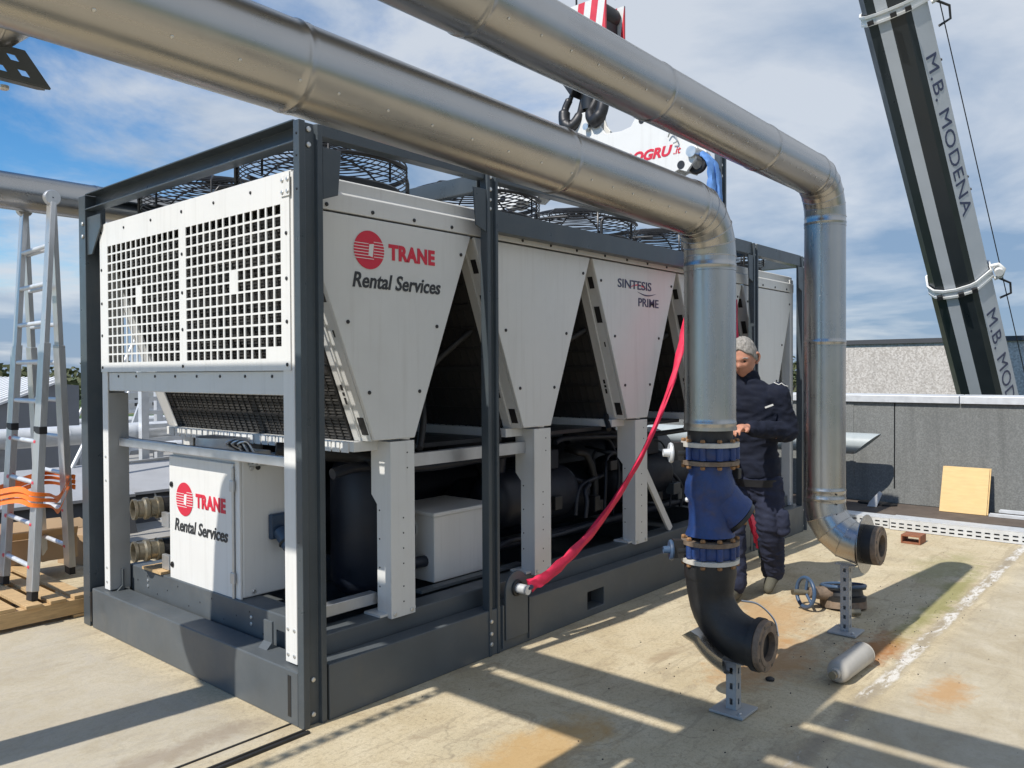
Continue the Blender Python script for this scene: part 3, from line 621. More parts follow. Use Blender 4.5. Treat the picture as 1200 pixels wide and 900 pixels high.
# V modules
hb, ht, zb, zt = 0.135, 0.572, 1.275, 2.392
sl_l = math.hypot(ht-hb, zt-zb)
panel_me = None
def vpanel(c, y, s):
    o = MB().prism([(-ht, zt), (-hb, zb), (hb, zb), (ht, zt)], (c, y, 0), (1, 0, 0), (0, 0, 1), (0, 0.022*s, 0)).build('side_panel', 'white_paint', ch, bevel=0.004)
    if s > 0:
        for dx, z in ((-0.47, 2.25), (0.49, 2.28), (-0.30, 1.87), (0.30, 1.87), (-0.17, 1.52), (0.17, 1.52)): bolt(o, (c+dx, y, z), (0, -1, 0), 0.010, 0.007, 'dark_steel', 'screw')
    return o
panels = [vpanel(c, 0.10, 1) for c in CX]
for c in CX: vpanel(c, 2.30, -1)
coil_first = None
for ci, c in enumerate(CX):
    for s in (-1, 1):
        top = V((c+s*(ht-0.012), 0, zt-0.005)); bot = V((c+s*(hb+0.0), 0, zb-0.005)); d = (top-bot).normalized(); nrm = V((d.z*s, 0, -d.x*s))
        a = bot + V((0, 0.27, 0)); inn = -nrm*0.045
        m = MB().add([bot+V((0, 0.27, 0)), top+V((0, 0.27, 0)), top+V((0, 2.14, 0)), bot+V((0, 2.14, 0))] , [(0, 1, 2, 3)])
        m = MB(); P = [bot+V((0, 0.27, 0)), top+V((0, 0.27, 0)), top+V((0, 2.14, 0)), bot+V((0, 2.14, 0))]; m.add(P+[p_+inn for p_ in P], [(0,1,2,3),(7,6,5,4),(0,4,5,1),(1,5,6,2),(2,6,7,3),(3,7,4,0)])
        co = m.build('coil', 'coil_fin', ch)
        # protective bars in front of the fins
        if s < 0:
            gm = MB(); off = nrm*0.006
            nyy = 30
            for i in range(nyy+1):
                y = 0.28+1.85*i/nyy
                gm.beam(bot+off+V((0, y, 0)), top+off+V((0, y, 0)), 0.009, 0.006, (0, 1, 0))
            for i in range(1, 9):
                q = bot.lerp(top, i/9)+off*1.6
                gm.beam(q+V((0, 0.28, 0)), q+V((0, 2.13, 0)), 0.012 if i % 3 else 0.04, 0.006, d)
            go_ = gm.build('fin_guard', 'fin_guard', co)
            if ci == 0:
                lv = MB()
                nl = 66
                for i in range(nl):
                    q = bot.lerp(top, (i+0.5)/nl)+off*0.6
                    lv.beam(q+V((0, 0.28, 0)), q+V((0, 2.13, 0)), 0.0075, 0.003, d)
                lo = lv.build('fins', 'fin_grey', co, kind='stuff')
        # pale end frames with slots on both ends of the coil
        for y0, y1 in ((0.125, 0.268), (2.142, 2.275)):
            P = [bot+V((0, y0, 0)), top+V((0, y0, 0)), top+V((0, y1, 0)), bot+V((0, y1, 0))]; m = MB(); inn2 = -nrm*0.03
            m.add(P+[p_+inn2 for p_ in P], [(0,1,2,3),(7,6,5,4),(0,4,5,1),(1,5,6,2),(2,6,7,3),(3,7,4,0)])
            ef = m.build('end_frame', 'white_paint', co)
            if y0 < 1 and s < 0:
                for t0, t1, ya, yb in ((0.03, 0.11, 0.135, 0.185), (0.62, 0.72, 0.135, 0.18), (0.17, 0.20, 0.225, 0.24), (0.21, 0.225, 0.222, 0.24), (0.235, 0.26, 0.225, 0.24), (0.47, 0.5, 0.15, 0.16), (0.83, 0.9, 0.14, 0.18)):
                    q0, q1 = bot.lerp(top, t0)+nrm*0.002, bot.lerp(top, t1)+nrm*0.002
                    MB().add([q0+V((0, ya, 0)), q1+V((0, ya, 0)), q1+V((0, yb, 0)), q0+V((0, yb, 0)), q0-nrm*.006+V((0, ya, 0)), q1-nrm*.006+V((0, ya, 0)), q1-nrm*.006+V((0, yb, 0)), q0-nrm*.006+V((0, yb, 0))], [(0,1,2,3),(7,6,5,4),(0,4,5,1),(1,5,6,2),(2,6,7,3),(3,7,4,0)]).build('slot', 'black_rubber', ef)
                q0, q1 = bot.lerp(top, 0.02)+nrm*0.004, bot.lerp(top, 0.95)+nrm*0.004
                MB().beam(q0+V((0, 0.205, 0)), q1+V((0, 0.205, 0)), 0.012, 0.008, (0, 1, 0)).build('lip', 'white_paint', ef)
    MB().box((c-0.19, 0.2, 1.215), (c+0.19, 2.2, 1.268)).build('drip_tray', 'white_clean', ch, bevel=0.003)
    # module leg: folded channel, wider above
    for y, s in ((0.10, 1), (2.30, -1)):
        m = MB(); x0, x1 = c-0.035, c+0.13
        m.prism([(x0, 0.345), (x1, 0.345), (x1, 1.262), (x0, 1.262)], (0, y, 0), (1, 0, 0), (0, 0, 1), (0, 0.006*s, 0))
        m.prism([(0.007, 0.345), (0.11, 0.345), (0.11, 0.93), (0.155, 0.98), (0.155, 1.262), (0.007, 1.262)], (x0, y, 0), (0, s, 0), (0, 0, 1), (0.006, 0, 0))
        m.prism([(0.007, 0.345), (0.11, 0.345), (0.11, 1.262), (0.007, 1.262)], (x1-0.006, y, 0), (0, s, 0), (0, 0, 1), (0.006, 0, 0))
        lgm = m.build('module_leg', 'white_paint', ch)
        MB().box((x0-0.05, min(y+0.03*s, y+0.16*s), 0.356), (x1+0.03, max(y+0.03*s, y+0.16*s), 0.368)).build('foot_plate', 'white_paint', lgm)
        if s > 0:
            for z in (0.42, 0.5, 0.62, 0.7, 0.78, 0.86, 1.12, 1.2): bolt(lgm, (c+0.05+(0.03 if z > 1 else 0), y, z), (0, -1, 0), 0.0045, 0.002, 'black_paint', 'hole', 6)
            for dx in (-0.01, 0.105): bolt(lgm, (c+dx, y, 0.365), (0, -1, 0), 0.011, 0.007)
            for z in (0.5, 0.6, 0.75, 0.9): bolt(lgm, (x0, y+0.09, z), (-1, 0, 0), 0.005, 0.002, 'black_paint', 'hole', 6)
# pale rail between the first two legs, cable tray rails
MB().prism([(0, 0), (0.05, 0), (0.05, 0.006), (0.006, 0.006), (0.006, 0.064), (0.05, 0.064), (0.05, 0.07), (0, 0.07)], (0.78, 0.17, 1.11), (0, 1, 0), (0, 0, 1), (0.99, 0, 0)).build('cross_rail', 'galv', ch)
MB().beam((3.1, 0.16, 0.95), (3.55, 0.16, 0.36), 0.06, 0.02, (1, 0, 0.6)).build('brace', 'white_paint', ch)
MB().box((0.25, 0.23, 0.40), (0.62, 0.29, 0.46)).build('cross_rail', 'galv', ch, bevel=0.003)
# intermediate deck under the coils, dark
for a, b in ((0.75, 1.62), (1.95, 2.8), (3.15, 3.95), (4.3, 5.15)):
    MB().box((a, 0.30, 1.19), (b, 2.1, 1.215)).build('coil_deck', 'dark_steel', ch)
for k in range(26): MB().box((CX[0]-0.196, 0.24+0.074*k, 1.21), (CX[0]-0.1905, 0.30+0.074*k, 1.262)).build('tray_tab', 'white_clean', ch)
# vessels and compressors inside
def capsule(p, q, r, n=28):
    d = (V(q)-V(p)); Ln = d.length
    prof = [(0.001, -r*0.28), (r*0.5, -r*0.22), (r*0.85, -r*0.1), (r, 0.05), (r, Ln-0.05), (r*0.85, Ln+r*0.1), (r*0.5, Ln+r*0.22), (0.001, Ln+r*0.28)]
    return MB().lathe(p, d, prof, n)
capsule((0.75, 1.55, 0.70), (5.6, 1.55, 0.70), 0.31).build('evaporator', 'navy_vessel', ch, 50)
capsule((2.0, 0.95, 0.62), (5.5, 0.95, 0.62), 0.24).build('condenser_vessel', 'navy_vessel', ch, 50)
capsule((0.98, 0.72, 0.36), (0.98, 0.72, 1.08), 0.24).build('oil_separator', 'navy_vessel', ch, 50)
for cx_ in (2.2, 3.6):
    cm = capsule((cx_-0.3, 0.62, 0.74), (cx_+0.5, 0.62, 0.74), 0.20).build('compressor', 'navy_vessel', ch, 50)
    MB().lathe((cx_-0.05, 0.62, 0.74), (1, 0, 0), [(0.24, 0), (0.24, 0.05), (0.2, 0.05), (0.2, 0.0)], 28, True).build('flange', 'navy_vessel', cm, 40)
    MB().box((cx_+0.05, 0.48, 0.92), (cx_+0.32, 0.72, 1.06)).build('terminal_box', 'navy_vessel', cm, bevel=0.01)
    MB().path(spline([(cx_-0.2, 0.62, 0.9), (cx_-0.22, 0.6, 1.1), (cx_-0.45, 0.6, 1.13), (cx_-0.7, 0.7, 1.1)]), 0.055, 12).build('suction_pipe', 'navy_vessel', cm, 60)
for x0, x1, y, z, r in ((0.5, 2.0, 0.45, 1.08, 0.03), (0.9, 4.6, 0.5, 0.46, 0.035), (2.4, 5.2, 0.42, 1.12, 0.022), (1.7, 2.9, 0.35, 0.5, 0.018)):
    MB().path(spline([(x0, y, z), (x0+0.2, y, z+0.02), ((x0+x1)/2, y+0.04, z-0.03), (x1, y, z)], 5), r, 10).build('refrigerant_pipe', 'navy_vessel', ch, 60)
ri = random.Random(12)
for k in range(22):
    x0 = ri.uniform(2.35, 5.0); y = ri.uniform(0.33, 0.62); z0, zc2 = ri.uniform(0.40, 0.7), ri.uniform(0.75, 1.16)
    x2 = x0+ri.uniform(-0.35, 0.5)
    MB().path(spline([(x0, y, z0), (x0+0.02, y, (z0+zc2)/2), (x0+(x2-x0)*0.3, y+0.03, zc2-0.04), (x2, y+0.06, zc2), (x2+0.05, y+0.2, zc2+0.01)], 6), ri.choice((0.008, 0.012, 0.018, 0.026)), 8).build('refrigerant_pipe', ri.choice(('navy_vessel', 'black_rubber', 'dark_steel', 'navy_vessel', 'black_rubber')), ch, 60)
for k in range(12):
    x0 = ri.uniform(2.15, 4.8); z0 = ri.uniform(0.45, 1.0); y = ri.uniform(0.36, 0.5)
    MB().box((x0, y, z0), (x0+ri.uniform(0.05, 0.14), y+0.08, z0+ri.uniform(0.05, 0.12))).build('junction_box', ri.choice(('navy_vessel', 'dark_steel', 'black_paint', 'slate')), ch, bevel=0.006)
for x in (1.3, 2.5, 3.4, 4.4): MB().lathe((x, 1.55, 0.70), (1, 0, 0), [(0.31, 0), (0.325, 0.0), (0.325, 0.04), (0.31, 0.04)], 32, True).build('insulation_band', 'black_rubber', ch, 40)
MB().box((0.7, 2.1, 0.36), (5.7, 2.13, 1.2)).build('rear_guard', 'navy_vessel', ch)
MB().path(spline([(0.35, 0.75, 1.2), (0.7, 0.55, 1.16), (0.78, 0.4, 1.12)], 6), 0.045, 12).build('refrigerant_pipe', 'black_rubber', ch, 60)
# stub cylinder, relay box and cable loops seen above the cabinet
MB().cyl((0.42, 1.35, 1.12), (0.42, 1.35, 1.245), 0.19, n=28).build('receiver_shell', 'galv', ch, 40)
MB().box((0.24, 0.78, 1.12), (0.34, 0.96, 1.2)).build('relay_box', 'grey_paint', ch, bevel=0.004)
for k in range(5):
    MB().path(spline([(0.2+0.01*k, 0.9-0.03*k, 1.2), (0.16, 0.93-0.03*k, 1.24), (0.17, 0.86-0.03*k, 1.26), (0.19, 0.82-0.03*k, 1.2), (0.22, 0.78-0.02*k, 1.14)], 6), 0.006, 6).build('cable', 'black_rubber' if k % 2 else 'galv', ch, 60)
for xs in ((0.9, 1.5), (1.55, 2.6), (2.75, 3.75)):
    x0, x1 = xs
    MB().path(spline([(x0, 0.2, 1.2), (x0+0.12, 0.3, 1.33), (x0+(x1-x0)*0.5, 0.45, 1.62), (x1, 0.3, 1.92)], 7), 0.020, 8).build('cable', 'black_rubber', ch, 60)
# lettering on the panels
def logo(parent, o, u, R):
    o, u = V(o), V(u); v = V((0, 0, 1)); w = u.cross(v)
    n = 48; disc = MB().prism([(R*math.cos(2*PI*i/n), R*math.sin(2*PI*i/n)) for i in range(n)], o, u, v, w*0.0015).build('emblem', 'red_print', parent)
    b = MB(); o2 = o+w*0.0012
    b.prism([(-0.06*R, -0.30*R), (0.22*R, -0.36*R), (0.30*R, 0.34*R), (0.0*R, 0.30*R)], o2, u, v, w*0.001)
    for k in range(6):
        z = 0.30*R-0.155*R*k; e = math.sqrt(max(0.01, R*R-z*z)); 
        b.prism([(-e, z), (-0.05*R if k < 5 else 0.3*R, z), (-0.05*R if k < 5 else 0.3*R, z+0.035*R), (-e, z+0.035*R)], o2, u, v, w*0.001)
    for k in range(6):
        z = 0.42*R-0.155*R*k; e = math.sqrt(max(0.01, R*R-z*z))
        b.prism([(0.30*R, z), (e, z), (e, z+0.035*R), (0.30*R, z+0.035*R)], o2, u, v, w*0.001)
    b.build('emblem_stripe', 'white_print', disc)
p1 = panels[0]
logo(p1, (0.475, 0.0985, 2.235), (1, 0, 0), 0.096)
text('lettering', 'TRANE', 0.105, 'red_print', (0.605, 0.0985, 2.203), (1, 0, 0), (0, 0, 1), p1, 0.0048, 0.0, width=0.325, space=1.08)
text('lettering', 'Rental Services', 0.105, 'black_print', (0.365, 0.0985, 2.047), (1, 0, 0), (0, 0, 1), p1, 0.0022, 0.22, width=0.60)
p3 = panels[2]
text('lettering', 'SINTESIS', 0.088, 'blue_print', (2.715, 0.0985, 2.222), (1, 0, 0), (0, 0, 1), p3, 0.001, 0.0, width=0.455)
text('lettering', 'PRIME', 0.088, 'blue_print', (2.985, 0.0985, 2.100), (1, 0, 0), (0, 0, 1), p3, 0.001, 0.0, width=0.285)
def swoosh(x0, x1, z0, amp, th, m):
    n = 16; P = []
    for i in range(n+1): t = i/n; P.append((x0+(x1-x0)*t, z0+amp*math.sin(PI*t)+th*math.sin(PI*t)))
    for i in range(n, -1, -1): t = i/n; P.append((x0+(x1-x0)*t, z0+amp*math.sin(PI*t)-th*math.sin(PI*t)*0.5-0.0005))
    MB().prism(P, (0, 0.0995, 0), (1, 0, 0), (0, 0, 1), (0, -0.0024, 0)).build('swoosh', m, p3)
swoosh(2.86, 3.12, 2.225, 0.028, 0.006, 'red_print'); swoosh(2.98, 3.24, 2.205, -0.022, 0.006, 'blue_print')
# fans on the roof
def fan_parts(parent, c):
    c = V(c); R = 0.45
    sh = MB().lathe(c, (0, 0, 1), [(R-0.02, 0), (R-0.02, 0.05), (R-0.03, 0.06), (R-0.04, 0.05), (R-0.04, 0)], 44).build('fan_shroud', 'black_paint', parent, 40)
    gm = MB()
    for i in range(13):
        rr = R*(1.0-i/14); z = 0.285 - 0.075*(rr/R)**3
        gm.torus(c+V((0, 0, z)), (0, 0, 1), rr, 0.0040, 40, 4)
    for i in range(6): gm.torus(c+V((0, 0, 0.085+0.023*i)), (0, 0, 1), R+0.004, 0.0038, 40, 4)
    for k in range(8):
        a = 2*PI*k/8+0.2; d = V((math.cos(a), math.sin(a), 0))
        gm.path([c+d*R*1.01+V((0, 0, 0.06)), c+d*R*1.01+V((0, 0, 0.205)), c+d*R*0.8+V((0, 0, 0.252)), c+d*R*0.5+V((0, 0, 0.278)), c+V((0, 0, 0.288))], 0.0065, 5)
    gm.build('guard', 'black_paint', sh, 60)
    tb = MB()
    for k in range(4):   # tubular brackets: a leg, a rounded corner and an arc of rail
        a0 = PI/4+k*PI/2+0.25; pts = []
        e = lambda a, z, q=1.03: c+V((math.cos(a)*R*q, math.sin(a)*R*q, z))
        pts = [e(a0, 0.0), e(a0, 0.135), e(a0+0.05, 0.165)] + [e(a0+0.05+0.09*i, 0.17) for i in range(1, 12)]
        tb.path(pts, 0.0115, 8)
    tb.build('bracket_rail', 'black_paint', sh, 60)
    bl = MB()
    for k in range(5):
        a = 2*PI*k/5; d = V((math.cos(a), math.sin(a), 0)); e = V((-math.sin(a), math.cos(a), 0))
        bl.prism([(0.08, -0.06), (0.39, -0.12), (0.40, 0.05), (0.08, 0.05)], c+V((0, 0, 0.03)), d, e*0.9+V((0, 0, 0.35)), (0, 0, 0.006))
    bl.cyl(c+V((0, 0, -0.02)), c+V((0, 0, 0.09)), 0.09, n=20)
    bl.build('impeller', 'dark_steel', sh, 40)
    return sh
f0 = fan_parts(ch, (CX[0]-0.05, 0.62, 2.56))
for i, c in enumerate(CX):
    for j, y in enumerate((0.62, 1.76)):
        if i == 0 and j == 0: continue
        f = copy_tree(f0, ch); f.location = (c-CX[0], y-0.62, 0)
# water connections with coupling ends
for z in (0.79, 0.53):
    wc = MB().cyl((0.22, 1.86, z), (0.75, 1.78, z), 0.062, n=24).build('water_connection', 'black_rubber', ch, 40)
    d = V((-1, 0.15, 0)).normalized(); o = V((0.24, 1.857, z))
    MB().lathe(o, d, [(0.066, 0), (0.07, 0.03), (0.058, 0.035), (0.058, 0.07), (0.068, 0.08), (0.068, 0.10), (0.056, 0.11), (0.056, 0.14), (0.064, 0.15), (0.064, 0.165), (0.052, 0.165), (0.050, 0.02)], 28).build('coupling', 'brass_dull', wc, 35)
    MB().box((0.21, 1.70, z-0.11), (0.235, 1.79, z-0.02)).build('clamp', 'galv', wc, bevel=0.003)
MB().beam((0.32, 1.75, 0.4), (0.22, 1.55, 0.42), 0.05, 0.012).build('pipe_bracket', 'galv', ch)
MB().box((0.16, 1.70, 0.402), (0.3, 1.95, 0.418)).build('pipe_saddle', 'pallet_wood', ch)
MB().box((0.3, 1.66, 0.40), (0.34, 1.72, 0.95)).build('pipe_bracket', 'galv', ch, bevel=0.002)

# ================================================================== ELECTRICAL CABINET AND BOX IN THE SKID
cb = thing('electrical_cabinet', 'white electrical cabinet with red emblem on its sunlit door below the louvres', 'cabinet', (0.37, 1.24, 0.40))
MB().box((0.205, 0.85, 0.402), (0.55, 1.63, 1.155)).build('cabinet_body', 'white_clean', cb, bevel=0.008)
dr = MB().box((0.183, 0.905, 0.34), (0.203, 1.628, 1.13)).build('door', 'white_clean', cb, bevel=0.005)
MB().box((0.19, 0.852, 0.34), (0.2045, 0.898, 1.15)).build('door_frame', 'white_clean', cb, bevel=0.003)
MB().cyl((0.182, 0.905, 0.4), (0.182, 0.905, 1.11), 0.008, n=10).build('hinge_rod', 'galv', dr, 40)
for z in (0.48, 0.98): MB().box((0.17, 0.885, z), (0.183, 0.925, z+0.06)).build('hinge', 'galv', dr, bevel=0.003)
for z in (0.48, 0.96): MB().lathe((0.183, 1.595, z), (-1, 0, 0), [(0.017, 0), (0.017, 0.006), (0.007, 0.006), (0.007, 0.012)], 14).build('lock', 'black_paint', dr, 40)
logo(dr, (0.1815, 1.44, 0.885), (0, -1, 0), 0.098)
text('lettering', 'TRANE', 0.105, 'red_print', (0.1815, 1.305, 0.855), (0, -1, 0), (0, 0, 1), dr, 0.0048, width=0.325, space=1.08)
text('lettering', 'Rental Services', 0.100, 'black_print', (0.1815, 1.565, 0.695), (0, -1, 0), (0, 0, 1), dr, 0.0022, 0.2, width=0.60)
sk = MB().box((0.36, 0.815, 0.70), (0.47, 0.8495, 0.84)).build('power_socket', 'blue_socket', cb, bevel=0.008)
MB().cyl((0.415, 0.82, 0.745), (0.43, 0.74, 0.665), 0.042, n=18).build('socket_cap', 'blue_socket', sk, 40)
MB().torus((0.425, 0.765, 0.69), (0.18, -0.9, -0.9), 0.044, 0.007, 20, 6).build('socket_ring', 'black_paint', sk, 60)
for x, m in ((0.26, 'galv'), (0.30, 'black_paint')): bolt(cb, (x, 0.85, 1.105), (0, -1, 0), 0.014, 0.01, m, 'cable_gland', 12)
MB().path(spline([(0.56, 0.88, 0.98), (0.60, 0.84, 0.7), (0.53, 0.82, 0.47), (0.5, 0.82, 0.42), (0.54, 0.84, 0.40)], 8), 0.008, 6).build('cable', 'black_rubber', cb, 60)
bolt(cb, (0.27, 0.85, 0.43), (0, -1, 0), 0.012, 0.008); bolt(cb, (0.52, 0.85, 0.43), (0, -1, 0), 0.012, 0.008)
bx_ = thing('control_box', 'plain white steel control box with lid between the first two legs', 'box', (1.48, 0.62, 0.355))
MB().box((1.215, 0.42, 0.355), (1.735, 0.86, 0.752)).build('box_body', 'white_clean', bx_, bevel=0.006)
MB().box((1.20, 0.405, 0.753), (1.75, 0.875, 0.778)).build('lid', 'white_clean', bx_, bevel=0.006)
MB().torus((1.212, 0.62, 0.66), (1, 0, 0), 0.05, 0.008, 20, 6).build('cable_loop', 'grey_paint', bx_, 60)
MB().box((1.0, 0.30, 0.356), (1.9, 0.36, 0.372)).build('mounting_plate', 'slate_base', bx_)

# ================================================================== INSULATED PIPES IN STEEL CLADDING
PY = -1.27
def clad_run(root, p, q, seams, r, m):
    """straight cladding in lengths; every joint gets a rolled bead"""
    p, q = V(p), V(q); d = (q-p).normalized(); L_ = (q-p).length; ts = [0]+[t for t in seams if 0 < t < L_]+[L_]
    for i, (a, b) in enumerate(zip(ts, ts[1:])):
        o = MB().lathe(p+d*a, d, [(r, 0), (r, b-a-0.05), (r+0.0008, b-a-0.034), (r+0.0030, b-a-0.030), (r+0.0030, b-a-0.022), (r+0.0012, b-a-0.018), (r+0.0022, b-a-0.001), (r-0.004, b-a)], 64).build('cladding_section', m, root, 50)
    return root
def clad_elbow(root, c, e0, e1, Rc, r, n, m, t0=0.0, t1=1.0):
    """mitred elbow of n gores; c is the bend centre, e0/e1 unit vectors from the centre to start/end"""
    c, e0, e1 = V(c), V(e0), V(e1); ax = e0.cross(e1); NS = 48
    def ringp(th, rr):
        o = e0*math.cos(th)+e1*math.sin(th); ctr = c+o*Rc
        return [ctr+(o*math.cos(2*PI*k/NS)+ax*math.sin(2*PI*k/NS))*rr for k in range(NS)]
    for i in range(n):
        a, b = (t0+(t1-t0)*i/n)*PI/2, (t0+(t1-t0)*(i+1)/n)*PI/2; vs = []; fs = []
        am = (a+b)/2
        # a gore is a cylinder cut by two planes: intersect the straight cylinder along the mid tangent with planes at a and b
        o = e0*math.cos(am)+e1*math.sin(am); tg = -e0*math.sin(am)+e1*math.cos(am); ctr = c+o*Rc
        prof = []
        for th in (a, a+0.001, b-0.001, b):
            onl = e0*math.cos(th)+e1*math.sin(th); tgl = -e0*math.sin(th)+e1*math.cos(th)
            for k in range(NS):
                base = ctr+(o*math.cos(2*PI*k/NS)+ax*math.sin(2*PI*k/NS))*r
                t = (c-base).dot(tgl)/tg.dot(tgl); vs.append(base+tg*t)
        for j in range(3):
            for k in range(NS): fs.append((j*NS+k, j*NS+(k+1) % NS, (j+1)*NS+(k+1) % NS, (j+1)*NS+k))
        g_ = MB().add(vs, fs); g_.build('elbow_gore', m, root, 30)
        last = vs[-NS:]
        MB().path(last, 0.0028, 6, True).build('elbow_seam', m, root, 60)
R1, R2 = 0.122, 0.122
# lower pipe
ip = thing('insulated_pipe', 'lower stainless clad pipe bending down to the blue valve', 'pipe', (1.44, PY, 1.34), 'stainless clad pipes in front of the chiller')
z1 = 2.375; B1 = 0.21
clad_run(ip, (-6.5, PY+0.031*7.73, z1+0.0357*7.73), (1.44-B1, PY, z1), [5.67-2*1.13-1.13, 5.67-2.26, 5.67-1.13, 5.67, 6.80], R1, 'steel_x')
clad_elbow(ip, (1.44-B1, PY, z1-B1), (0, 0, 1), (1, 0, 0), B1, R1, 5, 'steel_z')
cs = clad_run(ip, (1.44, PY, z1-B1), (1.44, PY, 1.345), [0.07], R1, 'steel_z')
MB().lathe((1.44, PY, 1.338), (0, 0, 1), [(R1-0.008, 0), (R1+0.004, 0), (R1+0.004, 0.014), (R1-0.008, 0.014)], 56, True).build('end_rim', 'steel_z', ip, 40)
MB().cyl((1.44, PY, 1.27), (1.44, PY, 1.36), 0.108, n=40).build('insulation', 'black_rubber', ip, 40)
# upper pipe
ip2 = thing('insulated_pipe', 'upper stainless clad pipe running down on the right to an open flange', 'pipe', (2.98, PY, 0.45), 'stainless clad pipes in front of the chiller')
z2 = 2.80; B2 = 0.23; X2 = 2.97
clad_run(ip2, (-6.5, PY-0.015*9.2, z2+0.002*9.2), (X2-B2, PY, z2), [1.73, 2.86, 3.99, 5.12, 6.25, 7.38, 8.5], R2, 'steel_x')
clad_elbow(ip2, (X2-B2, PY, z2-B2), (0, 0, 1), (1, 0, 0), B2, R2, 5, 'steel_z')
clad_run(ip2, (X2, PY, z2-B2), (X2, PY, 0.80), [0.06, 0.80, 1.72], R2, 'steel_z')
clad_elbow(ip2, (X2, PY-0.24, 0.80), (0, 1, 0), (0, 0, -1), 0.24, R2, 4, 'steel_z', 0.0, 0.95)
for k in range(9): bolt(ip2, (X2+0.115, PY-0.058, 0.95+k*0.19), (0.9, -0.44, 0), 0.006, 0.005, 'dark_steel', 'screw')
for k in range(4): bolt(ip2, (X2-0.08, PY-0.10, 0.86-0.06*k), (-0.6, -0.8, 0), 0.005, 0.004, 'dark_steel', 'screw')
fy = PY-0.245
MB().lathe((X2, fy, 0.565), (0, -1, 0), [(0.10, 0), (0.178, 0.0), (0.178, 0.004), (0.10, 0.004)], 48, True).build('end_collar', 'steel_y', ip2, 30)
MB().cyl((X2, fy-0.004, 0.565), (X2, fy-0.06, 0.565), 0.118, n=36).build('insulation', 'black_rubber', ip2, 40)
def flange(root, c, d, ro, ri, th, nb, m='rust_flange'):
    c, d = V(c), V(d).normalized(); u, w, _ = frame_of(d)
    o = MB().lathe(c, d, [(ri, 0), (ro, 0), (ro, th*0.9), (ro-0.004, th), (ro*0.80, th), (ro*0.78, th+0.004), (ri, th+0.004)], 44, True).build('flange', m, root, 35)
    for k in range(nb):
        a = 2*PI*(k+0.5)/nb; p_ = c+(u*math.cos(a)+w*math.sin(a))*ro*0.88+d*(th*0.75)
        MB().cyl(p_, p_+d*(th*0.3), ro*0.075, n=8).build('bolt_hole', 'black_paint', o)
    MB().cyl(c+d*0.002, c+d*0.004, ri*1.01, n=36).build('bore', 'black_paint', o)
    return o
flange(ip2, (X2, fy-0.06, 0.565), (0, -1, 0), 0.117, 0.066, 0.032, 8)
# insulated rubber elbow under the valve with its open flange (part of the lower pipe run)
el = thing('rubber_elbow', 'black rubber covered elbow with rusty open flange below the blue valve', 'pipe elbow', (1.44, -1.38, 0.22))
pts = [(1.44, PY, 0.70), (1.44, PY, 0.62), (1.44, PY, 0.575)]
for i in range(1, 11):
    a = PI/2*i/10; pts.append((1.44, PY-0.225+0.225*math.cos(a), 0.575-0.225*math.sin(a)))
pts.append((1.44, PY-0.25, 0.35))
MB().path(pts, [0.118]*2+[0.113]+[0.108]*6+[0.110]*4+[0.112], 40).build('elbow_body', 'black_rubber', el, 60)
MB().lathe((1.44, PY, 0.625), (0, 0, 1), [(0.10, 0), (0.121, 0.0), (0.124, 0.02), (0.122, 0.075), (0.10, 0.075)], 40, True).build('sleeve', 'black_rubber', el, 50)
MB().cyl((1.44, PY-0.235, 0.35), (1.44, PY-0.262, 0.35), 0.123, n=40).build('sleeve', 'black_rubber', el, 40)
flange(el, (1.44, PY-0.262, 0.35), (0, -1, 0), 0.116, 0.067, 0.030, 8)
# loose cladding collar hanging round the elbow
vs = []; fs = []; NT, NP = 14, 18; bc = V((1.44, PY-0.225, 0.575))
for side in (0, 1):
    for i in range(NT+1):
        t = math.radians(34+42*i/NT); o_ = V((0, math.cos(t), -math.sin(t))); rr = (0.128+0.012*(i/NT)+(0.03*max(0, 3-i)/3)+0.0025*side)
        for k in range(NP+1):
            ph = math.radians(-78+150*k/NP); vs.append(bc+o_*0.228+(o_*math.cos(ph)+V((1, 0, 0))*math.sin(ph))*rr+V((-0.018, 0.022, -0.026)))
n_ = (NT+1)*(NP+1)
for i in range(NT):
    for k in range(NP):
        q = i*(NP+1)+k; fs += [(q, q+1, q+NP+2, q+NP+1), (n_+q, n_+q+NP+1, n_+q+NP+2, n_+q+1)]
rim = [k for k in range(NP+1)]+[i*(NP+1)+NP for i in range(1, NT+1)]+[NT*(NP+1)+k for k in range(NP-1, -1, -1)]+[i*(NP+1) for i in range(NT-1, 0, -1)]
for a_, b_ in zip(rim, rim[1:]+rim[:1]): fs.append((a_, b_, n_+b_, n_+a_))
MB().add(vs, fs).build('loose_collar', 'steel_y', None, 40, label='loose bent sheet metal shell hanging under the black elbow', cat='metal collar', origin=(1.44, -1.3, 0.25))
MB().path(spline([(1.50, -1.40, 0.52), (1.56, -1.46, 0.50), (1.60, -1.52, 0.43), (1.58, -1.55, 0.36)], 6), 0.005, 6).build('wire_loop', 'galv', None, 60, label='thin bent metal band looping beside the black elbow', cat='wire', origin=(1.56, -1.48, 0.4))

